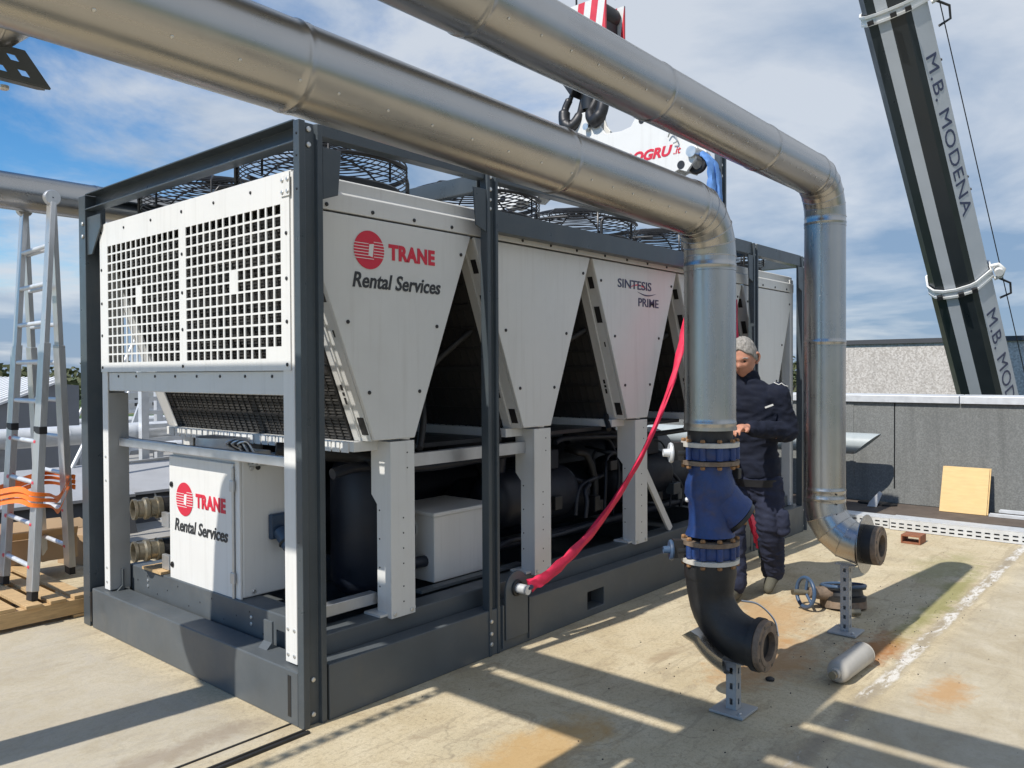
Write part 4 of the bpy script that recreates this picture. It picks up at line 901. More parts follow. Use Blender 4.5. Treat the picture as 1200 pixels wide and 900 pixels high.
for root_, zc, xs_, sy_, sz_ in ((ip, z1, (-1.96, -0.83, 0.30, 1.23), -0.031, -0.0357), (ip2, z2, (-0.25, 0.88, 2.0, 2.7), 0.015, -0.002)):
    xe = 1.23 if root_ is ip else 2.74
    for a_, b_ in zip(xs_, xs_[1:]):
        n_ = 7
        for k in range(n_):
            x = a_+0.06+(b_-a_-0.12)*k/(n_-1); ang = -0.62
            yc, zc_ = PY+(x-xe)*sy_, zc+(x-xe)*sz_
            bolt(root_, (x, yc-math.cos(ang)*R1, zc_+math.sin(ang)*R1), (0, -math.cos(ang), math.sin(ang)), 0.0045, 0.0025, 'zinc_bolt', 'rivet')
# ---- blue valve with strainer between two wafer valves
vl = thing('blue_valve', 'blue cast iron valve with angled bulge bolted below the lower clad pipe', 'valve', (1.44, PY, 0.70))
A = V((1.44, PY, 0))
def vlathe(name, prof, m, n=40, sm=40): return MB().lathe(A, (0, 0, 1), prof, n, True).build(name, m, vl, sm)
vlathe('body', [(0.02, 0.83), (0.118, 0.83), (0.104, 0.87), (0.100, 0.93), (0.106, 0.99), (0.122, 1.03), (0.118, 1.08), (0.102, 1.13), (0.106, 1.165), (0.118, 1.17), (0.02, 1.17)], 'blue_paint', 40, 60)
cr_ = V((0.655, -0.755, 0)); cl_ = -cr_
br0 = A+V((0, 0, 1.06))-cr_*0.02; bd = (cr_*0.72+V((0, 0, -0.70))).normalized()
br = MB().lathe(br0, bd, [(0.02, 0.0), (0.092, 0.02), (0.108, 0.10), (0.100, 0.16), (0.106, 0.175), (0.106, 0.20), (0.07, 0.205), (0.02, 0.205)], 36, True).build('strainer_branch', 'blue_paint', vl, 60)
MB().lathe(br0, bd, [(0.02, 0.206), (0.098, 0.206), (0.098, 0.225), (0.05, 0.23), (0.02, 0.23)], 30, True).build('strainer_cover', 'black_paint', br, 40)
u, w, _ = frame_of(bd)
for k in range(6):
    a = 2*PI*k/6; bolt(br, br0+bd*0.225+(u*math.cos(a)+w*math.sin(a))*0.082, bd, 0.010, 0.012, 'rust_bolt')
for z0, name in ((1.185, 'upper'), (0.715, 'lower')):
    ring = vlathe('wafer_valve', [(0.09, z0+0.012), (0.118, z0+0.012), (0.122, z0+0.03), (0.122, z0+0.055), (0.118, z0+0.072), (0.09, z0+0.072)], 'blue_paint')
    for k in range(10):
        a = 2*PI*k/10+0.2; dr_ = V((math.cos(a), math.sin(a), 0))
        MB().cyl(A+dr_*0.122+V((0, 0, z0+0.014)), A+dr_*0.122+V((0, 0, z0+0.072)), 0.017, n=10).build('lug', 'blue_paint', ring, 40)
        bolt(ring, A+dr_*0.125+V((0, 0, z0+0.098)), (0, 0, 1), 0.013, 0.014, 'rust_bolt', 'nut', 6)
        bolt(ring, A+dr_*0.125+V((0, 0, z0-0.016)), (0, 0, -1), 0.013, 0.014, 'rust_bolt', 'nut', 6)
    vlathe('flange', [(0.08, z0+0.074), (0.137, z0+0.074), (0.138, z0+0.095), (0.08, z0+0.096)], 'rust_flange' if z0 < 1 else 'gasket_white')
    vlathe('flange', [(0.08, z0-0.012), (0.137, z0-0.012), (0.138, z0+0.008), (0.08, z0+0.010)], 'gasket_white' if z0 < 1 else 'rust_flange')
    c0 = A+cl_*0.12+V((0, 0, z0+0.042))
    gb = MB().cyl(c0, c0+cl_*0.04, 0.028, n=16).build('gear_stub', 'black_paint', ring, 40)
    MB().beam(c0+cl_*0.035+V((0, 0, -0.035)), c0+cl_*0.035+V((0, 0, 0.05)), 0.05, 0.05, cl_).build('gear_housing', 'black_rubber', gb)
    MB().lathe(c0+cl_*0.062, cl_, [(0.012, 0), (0.047, 0.0), (0.05, 0.008), (0.045, 0.016), (0.02, 0.014), (0.018, 0.045), (0.012, 0.045)], 24, True).build('gear_cap', 'galv_white' if z0 > 1 else 'blue_wheel', gb, 40)
bolt(vl, A+cl_*0.10+V((0, 0, 1.0)), cl_, 0.012, 0.02, 'galv_white', 'plug')
tgp = A+cr_*0.13+V((0, 0, 1.14))
MB().box((tgp.x-0.015, tgp.y-0.015, 1.10), (tgp.x+0.02, tgp.y+0.02, 1.15)).build('actuator_head', 'black_rubber', vl, bevel=0.004)

# ---- pipe stands
def stand(x, y, h, label):
    t = thing('pipe_stand', label, 'stand', (x, y, 0), 'perforated pipe stands')
    MB().box((x-0.085, y-0.085, 0.004), (x+0.085, y+0.085, 0.016)).build('base_plate', 'grey_paint', t, bevel=0.002)
    n = max(3, int(h/0.06)); vs_ = [0.017]; kk = []
    p_ = (h-0.017)/n
    for i in range(n): vs_ += [0.017+p_*(i+0.3), 0.017+p_*(i+0.7)]; kk += [0, 1]
    vs_.append(h); kk.append(0); hw = 0.026; us_ = [-hw, -0.008, 0.008, hw]
    for nm, o, uu, ww in (('a', (x, y-hw, 0), (1, 0, 0), (0, 0.003, 0)), ('b', (x-hw, y, 0), (0, 1, 0), (0.003, 0, 0)), ('c', (x+hw-0.003, y, 0), (0, 1, 0), (0.003, 0, 0)), ('d', (x, y+hw-0.003, 0), (1, 0, 0), (0, 0.003, 0))):
        us2 = us_ if nm in 'ad' else [-hw+0.0035, -0.008, 0.008, hw-0.0035]
        MB().holes(us2, vs_, lambda i, j: i == 1 and kk[j] == 1, o, uu, (0, 0, 1), ww).build('strut_face', 'grey_paint', t)
    MB().box((x-0.024, y-0.06, h), (x+0.024, y+0.06, h+0.006)).build('head_plate', 'grey_paint', t)
    for dx, dy in ((-0.06, -0.06), (0.06, 0.06)): bolt(t, (x+dx, y+dy, 0.016), (0, 0, 1), 0.009, 0.012)
stand(1.45, -1.385, 0.236, 'short perforated steel stand under the black elbow')
stand(2.97, -1.40, 0.42, 'taller perforated steel stand under the right clad pipe')

# ---- pipes on the rack behind the camera, whose shade falls across roof and skid
ZR = 3.25
def over(x, y0, y1, drop, label):
    t = thing('overhead_pipe', label, 'pipe', (x, y0, ZR), 'overhead rack pipes')
    d = 1 if y1 > y0 else -1
    seams = [1.1*i+0.4 for i in range(12)]
    if drop:
        B = 0.24; clad_run(t, (x, y0, ZR), (x, y1-B*d, ZR), seams, R1+0.008, 'steel_y')
        clad_elbow(t, (x, y1-B*d, ZR-B), (0, 0, 1), (0, d, 0), B, R1+0.008, 5, 'steel_y')
        clad_run(t, (x, y1, ZR-B), (x, y1, drop), [1.1, 2.2], R1+0.008, 'steel_z')
    else: clad_run(t, (x, y0, ZR), (x, y1, ZR), seams, R1+0.008, 'steel_y')
over(-1.93, -9, 0.91, 0.02, 'overhead rack pipe turning down to the roof beside the skid end')
drop_pipe = [o for o in col.objects if o.get('label', '').startswith('overhead rack pipe turning')][0]
MB().lathe((-1.93, 1.06, 2.46), (0, 0, 1), [(0.10, -0.06), (0.20, -0.02), (0.29, 0.05), (0.30, 0.10), (0.26, 0.55), (0.20, 0.85), (0.12, 0.93), (0.02, 0.95)], 40).build('shade_tank', 'steel_z', drop_pipe, 40)  # unseen tank, added and shaped to throw the slanting shadow on the cabinet door
over(-1.52, -9, 5.2, None, 'long overhead rack pipe passing in front of the chiller end')
over(-1.11, -9, -1.42, None, 'short overhead rack pipe ending above the clad pipes')
rk = thing('rack_arm', 'perforated steel arm carrying the overhead rack pipes', 'bracket', (-2.5, 0.13, 3.05))
us_ = [-3.3]; kk = []
for i in range(22): us_ += [-3.3+0.09*(i+0.3), -3.3+0.09*(i+0.75)]; kk += [0, 1]
us_.append(-1.3); kk.append(0)
MB().holes(us_, [0, 0.014, 0.034, 0.048], lambda i, j: j == 1 and kk[i] == 1, (0, 0.106, 3.055), (1, 0, 0), (0, 1, 0), (0, 0, 0.004)).build('arm_web', 'galv', rk)
MB().box((-3.3, 0.102, 3.055), (-1.3, 0.106, 3.10)).build('arm_flange', 'galv', rk)
MB().box((-3.3, 0.108, 0), (-3.25, 0.152, 3.05)).build('rack_post', 'galv', rk)
# stub end and its perforated bracket peeping in at the top left
st = thing('capped_pipe_end', 'capped end of a clad pipe at the top left corner above a bracket', 'pipe', (-1.5, -0.92, 2.45))
MB().lathe((-3.6, -0.92, 2.522), (1, 0, 0), [(0.118, 0), (0.118, 2.12), (0.120, 2.122), (0.120, 2.14), (0.112, 2.17), (0.08, 2.205), (0.03, 2.22), (0.001, 2.221)], 48).build('cladding_section', 'steel_x', st, 40)
MB().torus((-1.47, -0.92, 2.522), (1, 0, 0), 0.119, 0.004, 40, 6).build('end_bead', 'steel_x', st, 60)
bk = thing('perforated_bracket', 'grey perforated angle bracket hanging at the top left corner', 'bracket', (-1.6, -0.95, 2.33))
us_ = [-0.9]; kk = []
for x in (-0.335, -0.255, -0.175, -0.095, -0.045): us_ += [x-0.010, x+0.010]; kk += [0, 1]
us_.append(0.0); kk.append(0)
MB().holes(us_, [0, 0.014, 0.028, 0.046, 0.060, 0.078], lambda i, j: j in (1, 3) and kk[i] == 1, (-1.343, -0.90, 2.334), (1, 0, -0.02), (-0.74, 0, 1), (0, 0.004, 0)).build('angle_web', 'slate_base', bk)
MB().prism([(-0.9, 0), (0.0, 0), (-0.012, 0.012), (-0.006, 0.02), (-0.02, 0.03), (-0.9, 0.03)], (-1.343, -0.895, 2.332), (1, 0, -0.02), (0, 0.98, 0.05), (0, 0, 0.004)).build('angle_foot', 'slate_base', bk)
bolt(bk, (-1.44, -0.875, 2.322), (0, 0, -1), 0.012, 0.01)

# ================================================================== CRANE
cr_t = thing('crane', 'telescopic crane boom with dark stripes and white side behind the parapet', 'crane', (16.0, -0.8, -4.5))
pA, pB = V((13.285, -0.279, 1.133)), V((10.027, 0.332, 6.817)); ax = (pB-pA).normalized()
toC = (cam.location - pA).normalized(); uu = toC.cross(ax).normalized()
if uu.dot(rt) < 0: uu = -uu
ww = uu.cross(ax)
if ww.dot(toC) < 0: ww = -ww
def boom_prof(h):
    k = h/0.43
    return [(-0.43*k, -0.35*k), (-0.43*k, 0.06*k), (-0.36*k, 0.26*k), (-0.235*k, 0.37*k), (-0.075*k, 0.41*k), (0.12*k, 0.37*k), (0.205*k, 0.31*k), (0.43*k, -0.02*k), (0.43*k, -0.38*k), (0.40*k, -0.40*k), (-0.40*k, -0.40*k)]
def boom_sec(t0, t1, h, name):
    P = boom_prof(h); n = len(P); a, b_ = pA+ax*t0, pA+ax*t1; m = MB()
    mats_i = [0, 0, 0, 1, 0, 0, 1, 0, 0, 0, 0]
    vs = [a+uu*x+ww*y for x, y in P]+[b_+uu*x+ww*y for x, y in P]
    for i in range(n):
        m.m = mats_i[i]; j = (i+1) % n; m.add([vs[i], vs[j], vs[n+j], vs[n+i]], [(0, 1, 2, 3)])
    m.m = 0; m.add(vs, [tuple(range(n)), tuple(range(n, 2*n))])
    return m.build(name, ['crane_dark', 'crane_white'], cr_t)
tl = (pB-pA).length
tc1 = (V((12.307, -0.082, 3.06))-pA).dot(ax); tc2 = (V((10.086, 0.337, 6.695))-pA).dot(ax)
s1 = boom_sec(-7.0, tc1, 0.437, 'boom_section'); s2 = boom_sec(tc1, tc2, 0.418, 'boom_section'); s3 = boom_sec(tc2, tc2+6, 0.398, 'boom_section'); s4 = boom_sec(tc2+6, tc2+12.2, 0.37, 'boom_section')
for tcx, h in ((tc1, 0.437), (tc2, 0.418)):
    m = MB(); P = boom_prof(h*1.07); Q = boom_prof(h*1.0); n = len(P)
    for hh, sgn in ((-0.06, 1), (0.05, 1)):
        a, b_ = pA+ax*(tcx+hh), pA+ax*(tcx+hh+0.035)
        vs = [a+uu*x+ww*y for x, y in P]+[b_+uu*x+ww*y for x, y in P]+[a+uu*x+ww*y for x, y in Q]+[b_+uu*x+ww*y for x, y in Q]
        fs = []
        for i in range(n):
            j = (i+1) % n; fs += [(i, j, n+j, n+i), (2*n+i, 2*n+j, j, i), (n+i, n+j, 3*n+j, 3*n+i)]
        m.add(vs, fs)
    P = boom_prof(h*1.035); a, b_ = pA+ax*(tcx-0.06), pA+ax*(tcx+0.08); vs = [a+uu*x+ww*y for x, y in P]+[b_+uu*x+ww*y for x, y in P]
    m.add(vs, [(i, (i+1) % n, n+(i+1) % n, n+i) for i in range(n)])
    cl = m.build('collar', 'crane_collar', cr_t)
    for x, y in ((-0.30, 0.40), (-0.02, 0.47), (0.16, 0.42)):
        q = pA+ax*(tcx-0.01)+uu*x*1.05+ww*y*1.02
        MB().beam(q-uu*0.04, q+uu*0.04, 0.06, 0.08, ax).build('wear_pad', 'dark_steel', cl)
    q = pA+ax*(tcx+0.02)+uu*0.5+ww*(-0.05)
    MB().path([q-uu*0.05+ax*0.1, q+uu*0.06+ax*0.1, q+uu*0.12, q+uu*0.07-ax*0.1, q-uu*0.04-ax*0.12], 0.03, 8).build('rope_guide', 'crane_collar', cl, 60)
    MB().cyl(q+uu*0.04-ww*0.1, q+uu*0.04+ww*0.1, 0.06, n=16).build('rope_sheave', 'crane_collar', cl, 40)
    MB().path([q+uu*0.02-ax*0.12, q+uu*0.16-ax*0.25, q+uu*0.14-ax*0.42, q-uu*0.02-ax*0.46], 0.018, 6).build('hand_hoop', 'dark_steel', cl, 60)
fd = (uu*0.225-ww*0.33).normalized()
for t_start, Ls, parent in ((tc2-0.72, 2.42, s2), (tc1-0.50, 2.42, s1)):
    h = 0.418 if parent is s2 else 0.437; k = h/0.43
    o = pA+ax*t_start+uu*(0.205*k)+ww*(0.31*k)+fd*0.07+fd.cross(-ax).normalized()*0.0
    nrm_ = (-ax).cross(fd).normalized()
    text('lettering', 'M.B. MODENA', 0.36, 'blue_print', o+nrm_*0.003, -ax, fd, parent, 0.0, 0.0, width=Ls, space=1.05)
for sgn in (1,):
    q0 = pA+ax*(tc1-9)+uu*0.62-ww*0.05; q1 = pA+ax*(tc2+12)+uu*0.50-ww*0.05
    MB().path([q0, q1], 0.008, 6).build('boom_rope', 'dark_steel', cr_t, 60)
for t_ in (tc1+1.4, tc1+1.6, tc2-0.9): bolt(s2, pA+ax*t_+uu*0.418-ww*0.1, uu, 0.02, 0.02, 'dark_steel')
# boom head, base pivot and turntable below the parapet
hd_ = pA+ax*(tc2+12.2)
MB().beam(hd_-ax*0.1, hd_+ax*0.9, 0.7, 0.8, uu).build('boom_head', 'crane_dark', cr_t)
MB().box((15.0, -2.1, -5.6), (18.4, 0.6, -3.6)).build('turntable', 'crane_white', cr_t, bevel=0.05)
HK = V((4.0, 1.20, 0))
for dy in (-0.20, 0.23):
    MB().path([(4.0, 1.16+dy, 4.95), (hd_.x, hd_.y+dy*0.6, hd_.z)], 0.010, 6).build('hoist_rope', 'dark_steel', cr_t, 60)
# hook block
hb_ = thing('hook_block', 'dark crane hook block with red and white striped plates above the spreader', 'hook', (4.0, 1.2, 3.9))
def stripes(x, s):
    m = MB(); n = 6; z0, z1 = 4.42, 4.94
    poly_w = 0.22
    for i in range(n):
        a, b_ = i/n, (i+1)/n
        ya, yb = 1.18-poly_w+2*poly_w*a, 1.18-poly_w+2*poly_w*b_
        m.m = i % 2
        m.prism([(ya, z0), (yb, z0), (yb-0.075 if i < n-1 else yb, z1), (ya-0.075 if i > 0 else ya, z1)], (x, 0, 0), (0, 1, 0), (0, 0, 1), (0.02*s, 0, 0))
    return m.build('striped_plate', ['red_plastic', 'white_clean'], hb_)
stripes(3.84, 1); stripes(4.14, 1)
MB().box((3.862, 1.02, 4.46), (4.138, 1.35, 4.88)).build('block_core', 'dark_steel', hb_, bevel=0.02)
for dy in (-0.1, 0.12): MB().cyl((3.88, 1.18+dy, 4.84), (4.12, 1.18+dy, 4.84), 0.095, n=28).build('sheave', 'dark_steel', hb_, 40)
MB().prism([(0.98, 4.46), (1.38, 4.46), (1.46, 4.28), (1.36, 4.14), (1.25, 4.36), (1.10, 4.36)], (3.86, 0, 0), (0, 1, 0), (0, 0, 1), (0.28, 0, 0)).build('cheek', 'dark_steel', hb_, bevel=0.01)
MB().cyl((4.0, 1.24, 4.02), (4.0, 1.24, 4.40), 0.085, n=20).build('hook_shank', 'black_paint', hb_, 40)
for s in (-1, 1):
    MB().path(spline([(4.0, 1.24, 4.30), (4.0, 1.24+s*0.07, 4.12), (3.92, 1.24+s*0.06, 3.96), (3.88, 1.24+s*0.13, 3.87), (3.88, 1.24+s*0.20, 3.92), (3.90, 1.24+s*0.215, 4.04), (3.92, 1.24+s*0.17, 4.15)], 6),
              [0.035]*6+[0.04]*6+[0.05]*6+[0.062]*6+[0.055]*6+[0.035]*6+[0.014], 14).build('hook_prong', 'dark_steel', hb_, 60)
    MB().path([(3.92, 1.24+s*0.17, 4.13), (3.93, 1.24+s*0.08, 4.32)], 0.022, 8).build('hook_latch', 'black_paint', hb_, 60)
# spreader beam: two shaped cheek plates with lettering
sp_ = thing('spreader_beam', 'white spreader beam with red lettering hanging from the crane hook', 'spreader', (4.0, 1.2, 3.3))
half = [(1.24, 3.98), (1.14, 3.975), (1.10, 3.86), (1.0, 3.74), (0.84, 3.73), (0.74, 3.75), (0.69, 3.82), (0.62, 3.83), (0.55, 3.76), (0.41, 3.715), (0.29, 3.61), (0.16, 3.53), (0.10, 3.45), (0.12, 3.36), (0.20, 3.27), (0.27, 3.30), (0.33, 3.28), (0.41, 3.29), (0.46, 3.36), (0.55, 3.32), (0.64, 3.30), (0.72, 3.35), (0.9, 3.37), (1.24, 3.40)]
poly = half + [(2.48-y, z-(0.05 if z < 3.5 else 0)) for y, z in reversed(half[1:-1])]
for x in (3.90, 4.06):
    pl = MB().prism(poly, (x, 0, 0), (0, 1, 0), (0, 0, 1), (0.03, 0, 0)).build('cheek_plate', 'white_clean', sp_, bevel=0.004)
    if x < 4:
        text('lettering', 'EUROGRU', 0.115, 'red_print', (x-0.002, 0.97, 3.435), (0, -1, 0), (0, 0, 1), pl, 0.005, 0.28, width=0.64)
        text('lettering', '.it', 0.085, 'red_print', (x-0.002, 0.325, 3.435), (0, -1, 0), (0, 0, 1), pl, 0.001, 0.28)
        for y, z, r in ((0.25, 3.335, 0.035), (0.63, 3.78, 0.028), (0.60, 3.33, 0.03), (2.48-0.25, 3.335, 0.035), (2.48-0.63, 3.78, 0.028)):
            MB().cyl((x-0.003, y, z), (x+0.001, y, z), r, n=20).build('pin_hole', 'dark_steel', pl)
        MB().path(spline([(x-0.02, 0.36, 3.58), (x-0.03, 0.33, 3.62), (x-0.03, 0.29, 3.58), (x-0.03, 0.27, 3.53), (x-0.02, 0.31, 3.52)], 5), 0.006, 6, False).build('pin_chain', 'zinc_bolt', pl, 60)
        MB().cyl((x-0.05, 1.19, 3.83), (x, 1.19, 3.83), 0.03, n=16).build('pin', 'zinc_bolt', pl, 40)
        MB().torus((x-0.02, 1.52, 3.82), (1, 0, 0), 0.05, 0.006, 20, 6).build('pin_ring', 'zinc_bolt', pl, 60)
MB().box((3.931, 0.3, 3.40), (4.059, 2.18, 3.46)).build('spacer', 'white_clean', sp_)
for y in (0.14, 2.34):
    MB().cyl((3.86, y, 3.42), (4.13, y, 3.42), 0.045, n=20).build('end_pin', 'zinc_bolt', sp_, 40)
    MB().torus((3.98, y, 3.345), (1, 0, 0), 0.07, 0.022, 24, 10).build('shackle', 'dark_steel', sp_, 60)

# ================================================================== SLINGS
def sling(name, ctrl, wd, m, label, n=10, twist=2.0, parent=None):
    """flat webbing sleeve along a spline, creased and slowly twisting"""
    pts = spline(ctrl, n); mm = MB(); vs = []; K = 12; u = None
    for i, p in enumerate(pts):
        a = pts[max(0, i-1)]; b_ = pts[min(len(pts)-1, i+1)]; d = (b_-a).normalized()
        if u is None: u = frame_of(d)[0]
        u = (u-d*u.dot(d)).normalized(); w = d.cross(u); tw = twist*i/len(pts); cu, su = math.cos(tw), math.sin(tw)
        uu_, ww_ = u*cu+w*su, w*cu-u*su
        for k in range(K):
            an = 2*PI*k/K; cre = 1+0.20*math.sin(3*an+i*0.35)+0.15*math.sin(5*an-i*0.8)+0.06*math.sin(i*1.7)
            vs.append(p+uu_*math.cos(an)*wd/2*cre+ww_*math.sin(an)*wd*0.24*cre)
    fs = [(i*K+k, i*K+(k+1) % K, (i+1)*K+(k+1) % K, (i+1)*K+k) for i in range(len(pts)-1) for k in range(K)]
    fs += [tuple(range(K)), tuple(range((len(pts)-1)*K, len(pts)*K))]
    mm.add(vs, fs)
    return mm
rs = thing('red_sling', 'red lifting sling hanging slack across the chiller to the skid lug', 'sling', (1.5, -0.06, 0.33), 'crane slings')
sling('x', [(3.62, -0.10, 2.45), (3.33, -0.11, 1.97), (3.06, -0.13, 1.52), (2.62, -0.14, 1.02), (2.10, -0.13, 0.62), (1.72, -0.10, 0.42), (1.53, -0.06, 0.36)], 0.068, 'red_sling', '').build('webbing', 'red_sling', rs, 60)
MB().cyl((1.47, -0.10, 0.35), (1.47, 0.0, 0.35), 0.028, n=16).build('shackle_pin', 'galv_white', rs, 40)
MB().torus((1.495, -0.06, 0.35), (0, 0.3, 1), 0.035, 0.014, 20, 8).build('shackle', 'blue_socket', rs, 60)
bs_ = thing('blue_sling', 'pale blue lifting sling dropping from the spreader end beside the dark post', 'sling', (3.9, -0.02, 2.4), 'crane slings')
sling('x', [(3.98, 0.10, 3.42), (3.98, 0.02, 3.30), (3.97, 0.0, 3.05), (3.94, -0.04, 2.80), (3.80, -0.08, 2.60), (3.62, -0.10, 2.44)], 0.09, 'blue_sling', '', twist=0.8).build('webbing', 'blue_sling', bs_, 60)
sling('x', [(4.03, 0.10, 3.42), (4.04, 0.0, 3.28), (4.05, -0.03, 2.9), (4.07, -0.06, 2.6), (4.12, -0.10, 2.2)], 0.08, 'blue_sling', '', twist=0.5).build('webbing', 'blue_sling', bs_, 60)
rs2 = thing('red_sling', 'red lifting sling hanging behind the blue valve beside the worker', 'sling', (4.5, -0.15, 0.05), 'crane slings')
sling('x', [(4.12, -0.10, 2.2), (4.05, -0.16, 1.4), (4.12, -0.18, 0.70), (4.33, -0.20, 0.28), (4.47, -0.19, 0.13)], 0.09, 'red_sling', '').build('webbing', 'red_sling', rs2, 60)
sling('x', [(4.45, -0.19, 0.14), (4.50, -0.18, 0.09), (4.55, -0.16, 0.05)], 0.10, 'x', '', 4).build('sewn_label', 'teal_label', rs2, 60)
for x0 in (3.0,):
    bs2 = thing('blue_sling', 'blue lifting sling dropping from the far spreader end behind the fans', 'sling', (4.0, 2.5, 2.6), 'crane slings')
    sling('x', [(3.98, 2.36, 3.40), (3.98, 2.45, 3.1), (3.8, 2.52, 2.6), (3.4, 2.54, 1.8)], 0.10, 'blue_sling', '', twist=0.8).build('webbing', 'blue_sling', bs2, 60)

# ================================================================== THE WORKER
def fuse(name, solids, material, parent, voxel=0.014, smooth_n=6, amp=0.0, sc=8.0, seed=0.0):
    """closed overlapping solids fused into one continuous skin; limbs = [(point, radius)...], trunks = [(point, r_forward, r_side)...]"""
    mb = MB()
    for tube in solids:
        if len(tube[0]) == 3:
            vs = []; K = 28
            for c, rf, rl in tube:
                for k in range(K): an = 2*PI*k/K; vs.append(V(c)+V((math.cos(an)*rf, math.sin(an)*rl, 0)))
            m_ = len(tube)
            fs = [(i*K+k, i*K+(k+1) % K, (i+1)*K+(k+1) % K, (i+1)*K+k) for i in range(m_-1) for k in range(K)]
            mb.add(vs, fs+[tuple(range(K-1, -1, -1)), tuple(range((m_-1)*K, m_*K))])
        else:
            P = spline([c for c, r in tube], 5); R_ = [V((r, 0, 0)) for c, r in tube]; R_ = [q.x for q in spline(R_, 5)]
            mb.path(P, R_, 20)
            for c, r in (tube[0], tube[-1]):
                mb.lathe(V(c)-V((0, 0, r*0.98)), (0, 0, 1), [(r*math.sin(PI*(i+0.02)/10.04), r*0.98*(1-math.cos(PI*(i+0.02)/10.04))) for i in range(11)], 16)
    o = mb.build(name, material, parent)
    rm = o.modifiers.new('remesh', 'REMESH'); rm.mode = 'VOXEL'; rm.voxel_size = voxel
    sm_ = o.modifiers.new('smooth', 'SMOOTH'); sm_.iterations = smooth_n; sm_.factor = 0.5
    dg = bpy.context.evaluated_depsgraph_get(); m2 = bpy.data.meshes.new_from_object(o.evaluated_get(dg))
    bpy.data.objects.remove(o); m2.name = name; m2.materials.clear(); m2.materials.append(MATS[material])
    m2.polygons.foreach_set('use_smooth', [True]*len(m2.polygons))
    ob = bpy.data.objects.new(name, m2); col.objects.link(ob); ob.parent = parent
    if amp:
        from mathutils import noise as mn
        nr_ = [v.normal.copy() for v in m2.vertices]
        for v, n_ in zip(m2.vertices, nr_):
            q = V((v.co.x*sc+seed, v.co.y*sc, v.co.z*sc*1.9)); w_ = V((mn.noise(q*0.6), mn.noise(q*0.6+V((5, 1, 2))), mn.noise(q*0.6+V((1, 7, 3)))))
            v.co += n_*amp*(1-2*abs(mn.noise(q+w_*1.2))+0.5*mn.noise(q*2.4))
    return ob
pe = thing('person', 'grey haired worker in navy jacket and trousers bending behind the blue valve', 'person', (3.4, -0.62, 0))
hx, hy, hz = 3.225, -0.615, 1.712
fdir = V((-0.92, -0.10, -0.36)).normalized()
SL, EL, HL = (3.36, -0.80, 1.455), (3.43, -0.85, 1.19), (3.00, -0.74, 1.235)      # left shoulder, elbow, wrist
SR, ER, HR = (3.30, -0.42, 1.455), (3.30, -0.37, 1.19), (2.92, -0.52, 1.24)
def hand_tubes(wr, d, side):
    wr, d = V(wr), V(d).normalized(); up_ = V((0, 0, 1)); s_ = d.cross(up_).normalized()*side; n_ = s_.cross(d).normalized()
    T = [[(wr-d*0.03, 0.026), (wr+d*0.02, 0.026), (wr+d*0.05, 0.027), (wr+d*0.08, 0.024)], [(wr+d*0.02+s_*0.02, 0.018), (wr+d*0.08+s_*0.022, 0.017)], [(wr+d*0.03-s_*0.02, 0.018), (wr+d*0.08-s_*0.022, 0.017)]]
    for o, ln in ((-0.033, 0.062), (-0.011, 0.074), (0.011, 0.070), (0.031, 0.056)):
        b0 = wr+d*0.078+s_*o; b1 = b0+d*ln*0.45+s_*o*0.12-n_*0.006; b2 = b1+d*ln*0.3-n_*ln*0.35; b3 = b2-n_*ln*0.35+d*ln*0.05
        T.append([(b0, 0.0095), (b1, 0.0090), (b2, 0.0083), (b3, 0.0070)])
    b0 = wr+d*0.030-s_*0.026; b1 = b0+d*0.03-s_*0.028-n_*0.01; b2 = b1+d*0.032-s_*0.006-n_*0.014
    T.append([(b0, 0.013), (b1, 0.0105), (b2, 0.0085)])
    return T
trunk = [((3.41, -0.60, 0.86), 0.11, 0.15), ((3.40, -0.60, 1.05), 0.11, 0.15), ((3.37, -0.60, 1.30), 0.12, 0.17), ((3.34, -0.60, 1.46), 0.10, 0.15), ((3.30, -0.60, 1.53), 0.07, 0.08), ((3.27, -0.605, 1.60), 0.058, 0.058), ((3.25, -0.61, 1.66), 0.056, 0.056)]
fuse('body', [trunk, [(SL, 0.06), (EL, 0.048), (HL, 0.030)], [(SR, 0.06), (ER, 0.048), (HR, 0.030)],
     [((3.42, -0.70, 0.86), 0.08), ((3.43, -0.71, 0.50), 0.055), ((3.60, -0.66, 0.14), 0.042)], [((3.37, -0.50, 0.86), 0.08), ((3.22, -0.52, 0.50), 0.055), ((3.20, -0.55, 0.11), 0.042)]]
     + hand_tubes(HL, (-0.95, 0.18, 0.08), 1) + hand_tubes(HR, (-0.95, -0.2, 0.1), -1), 'skin', pe, 0.0065, 3)
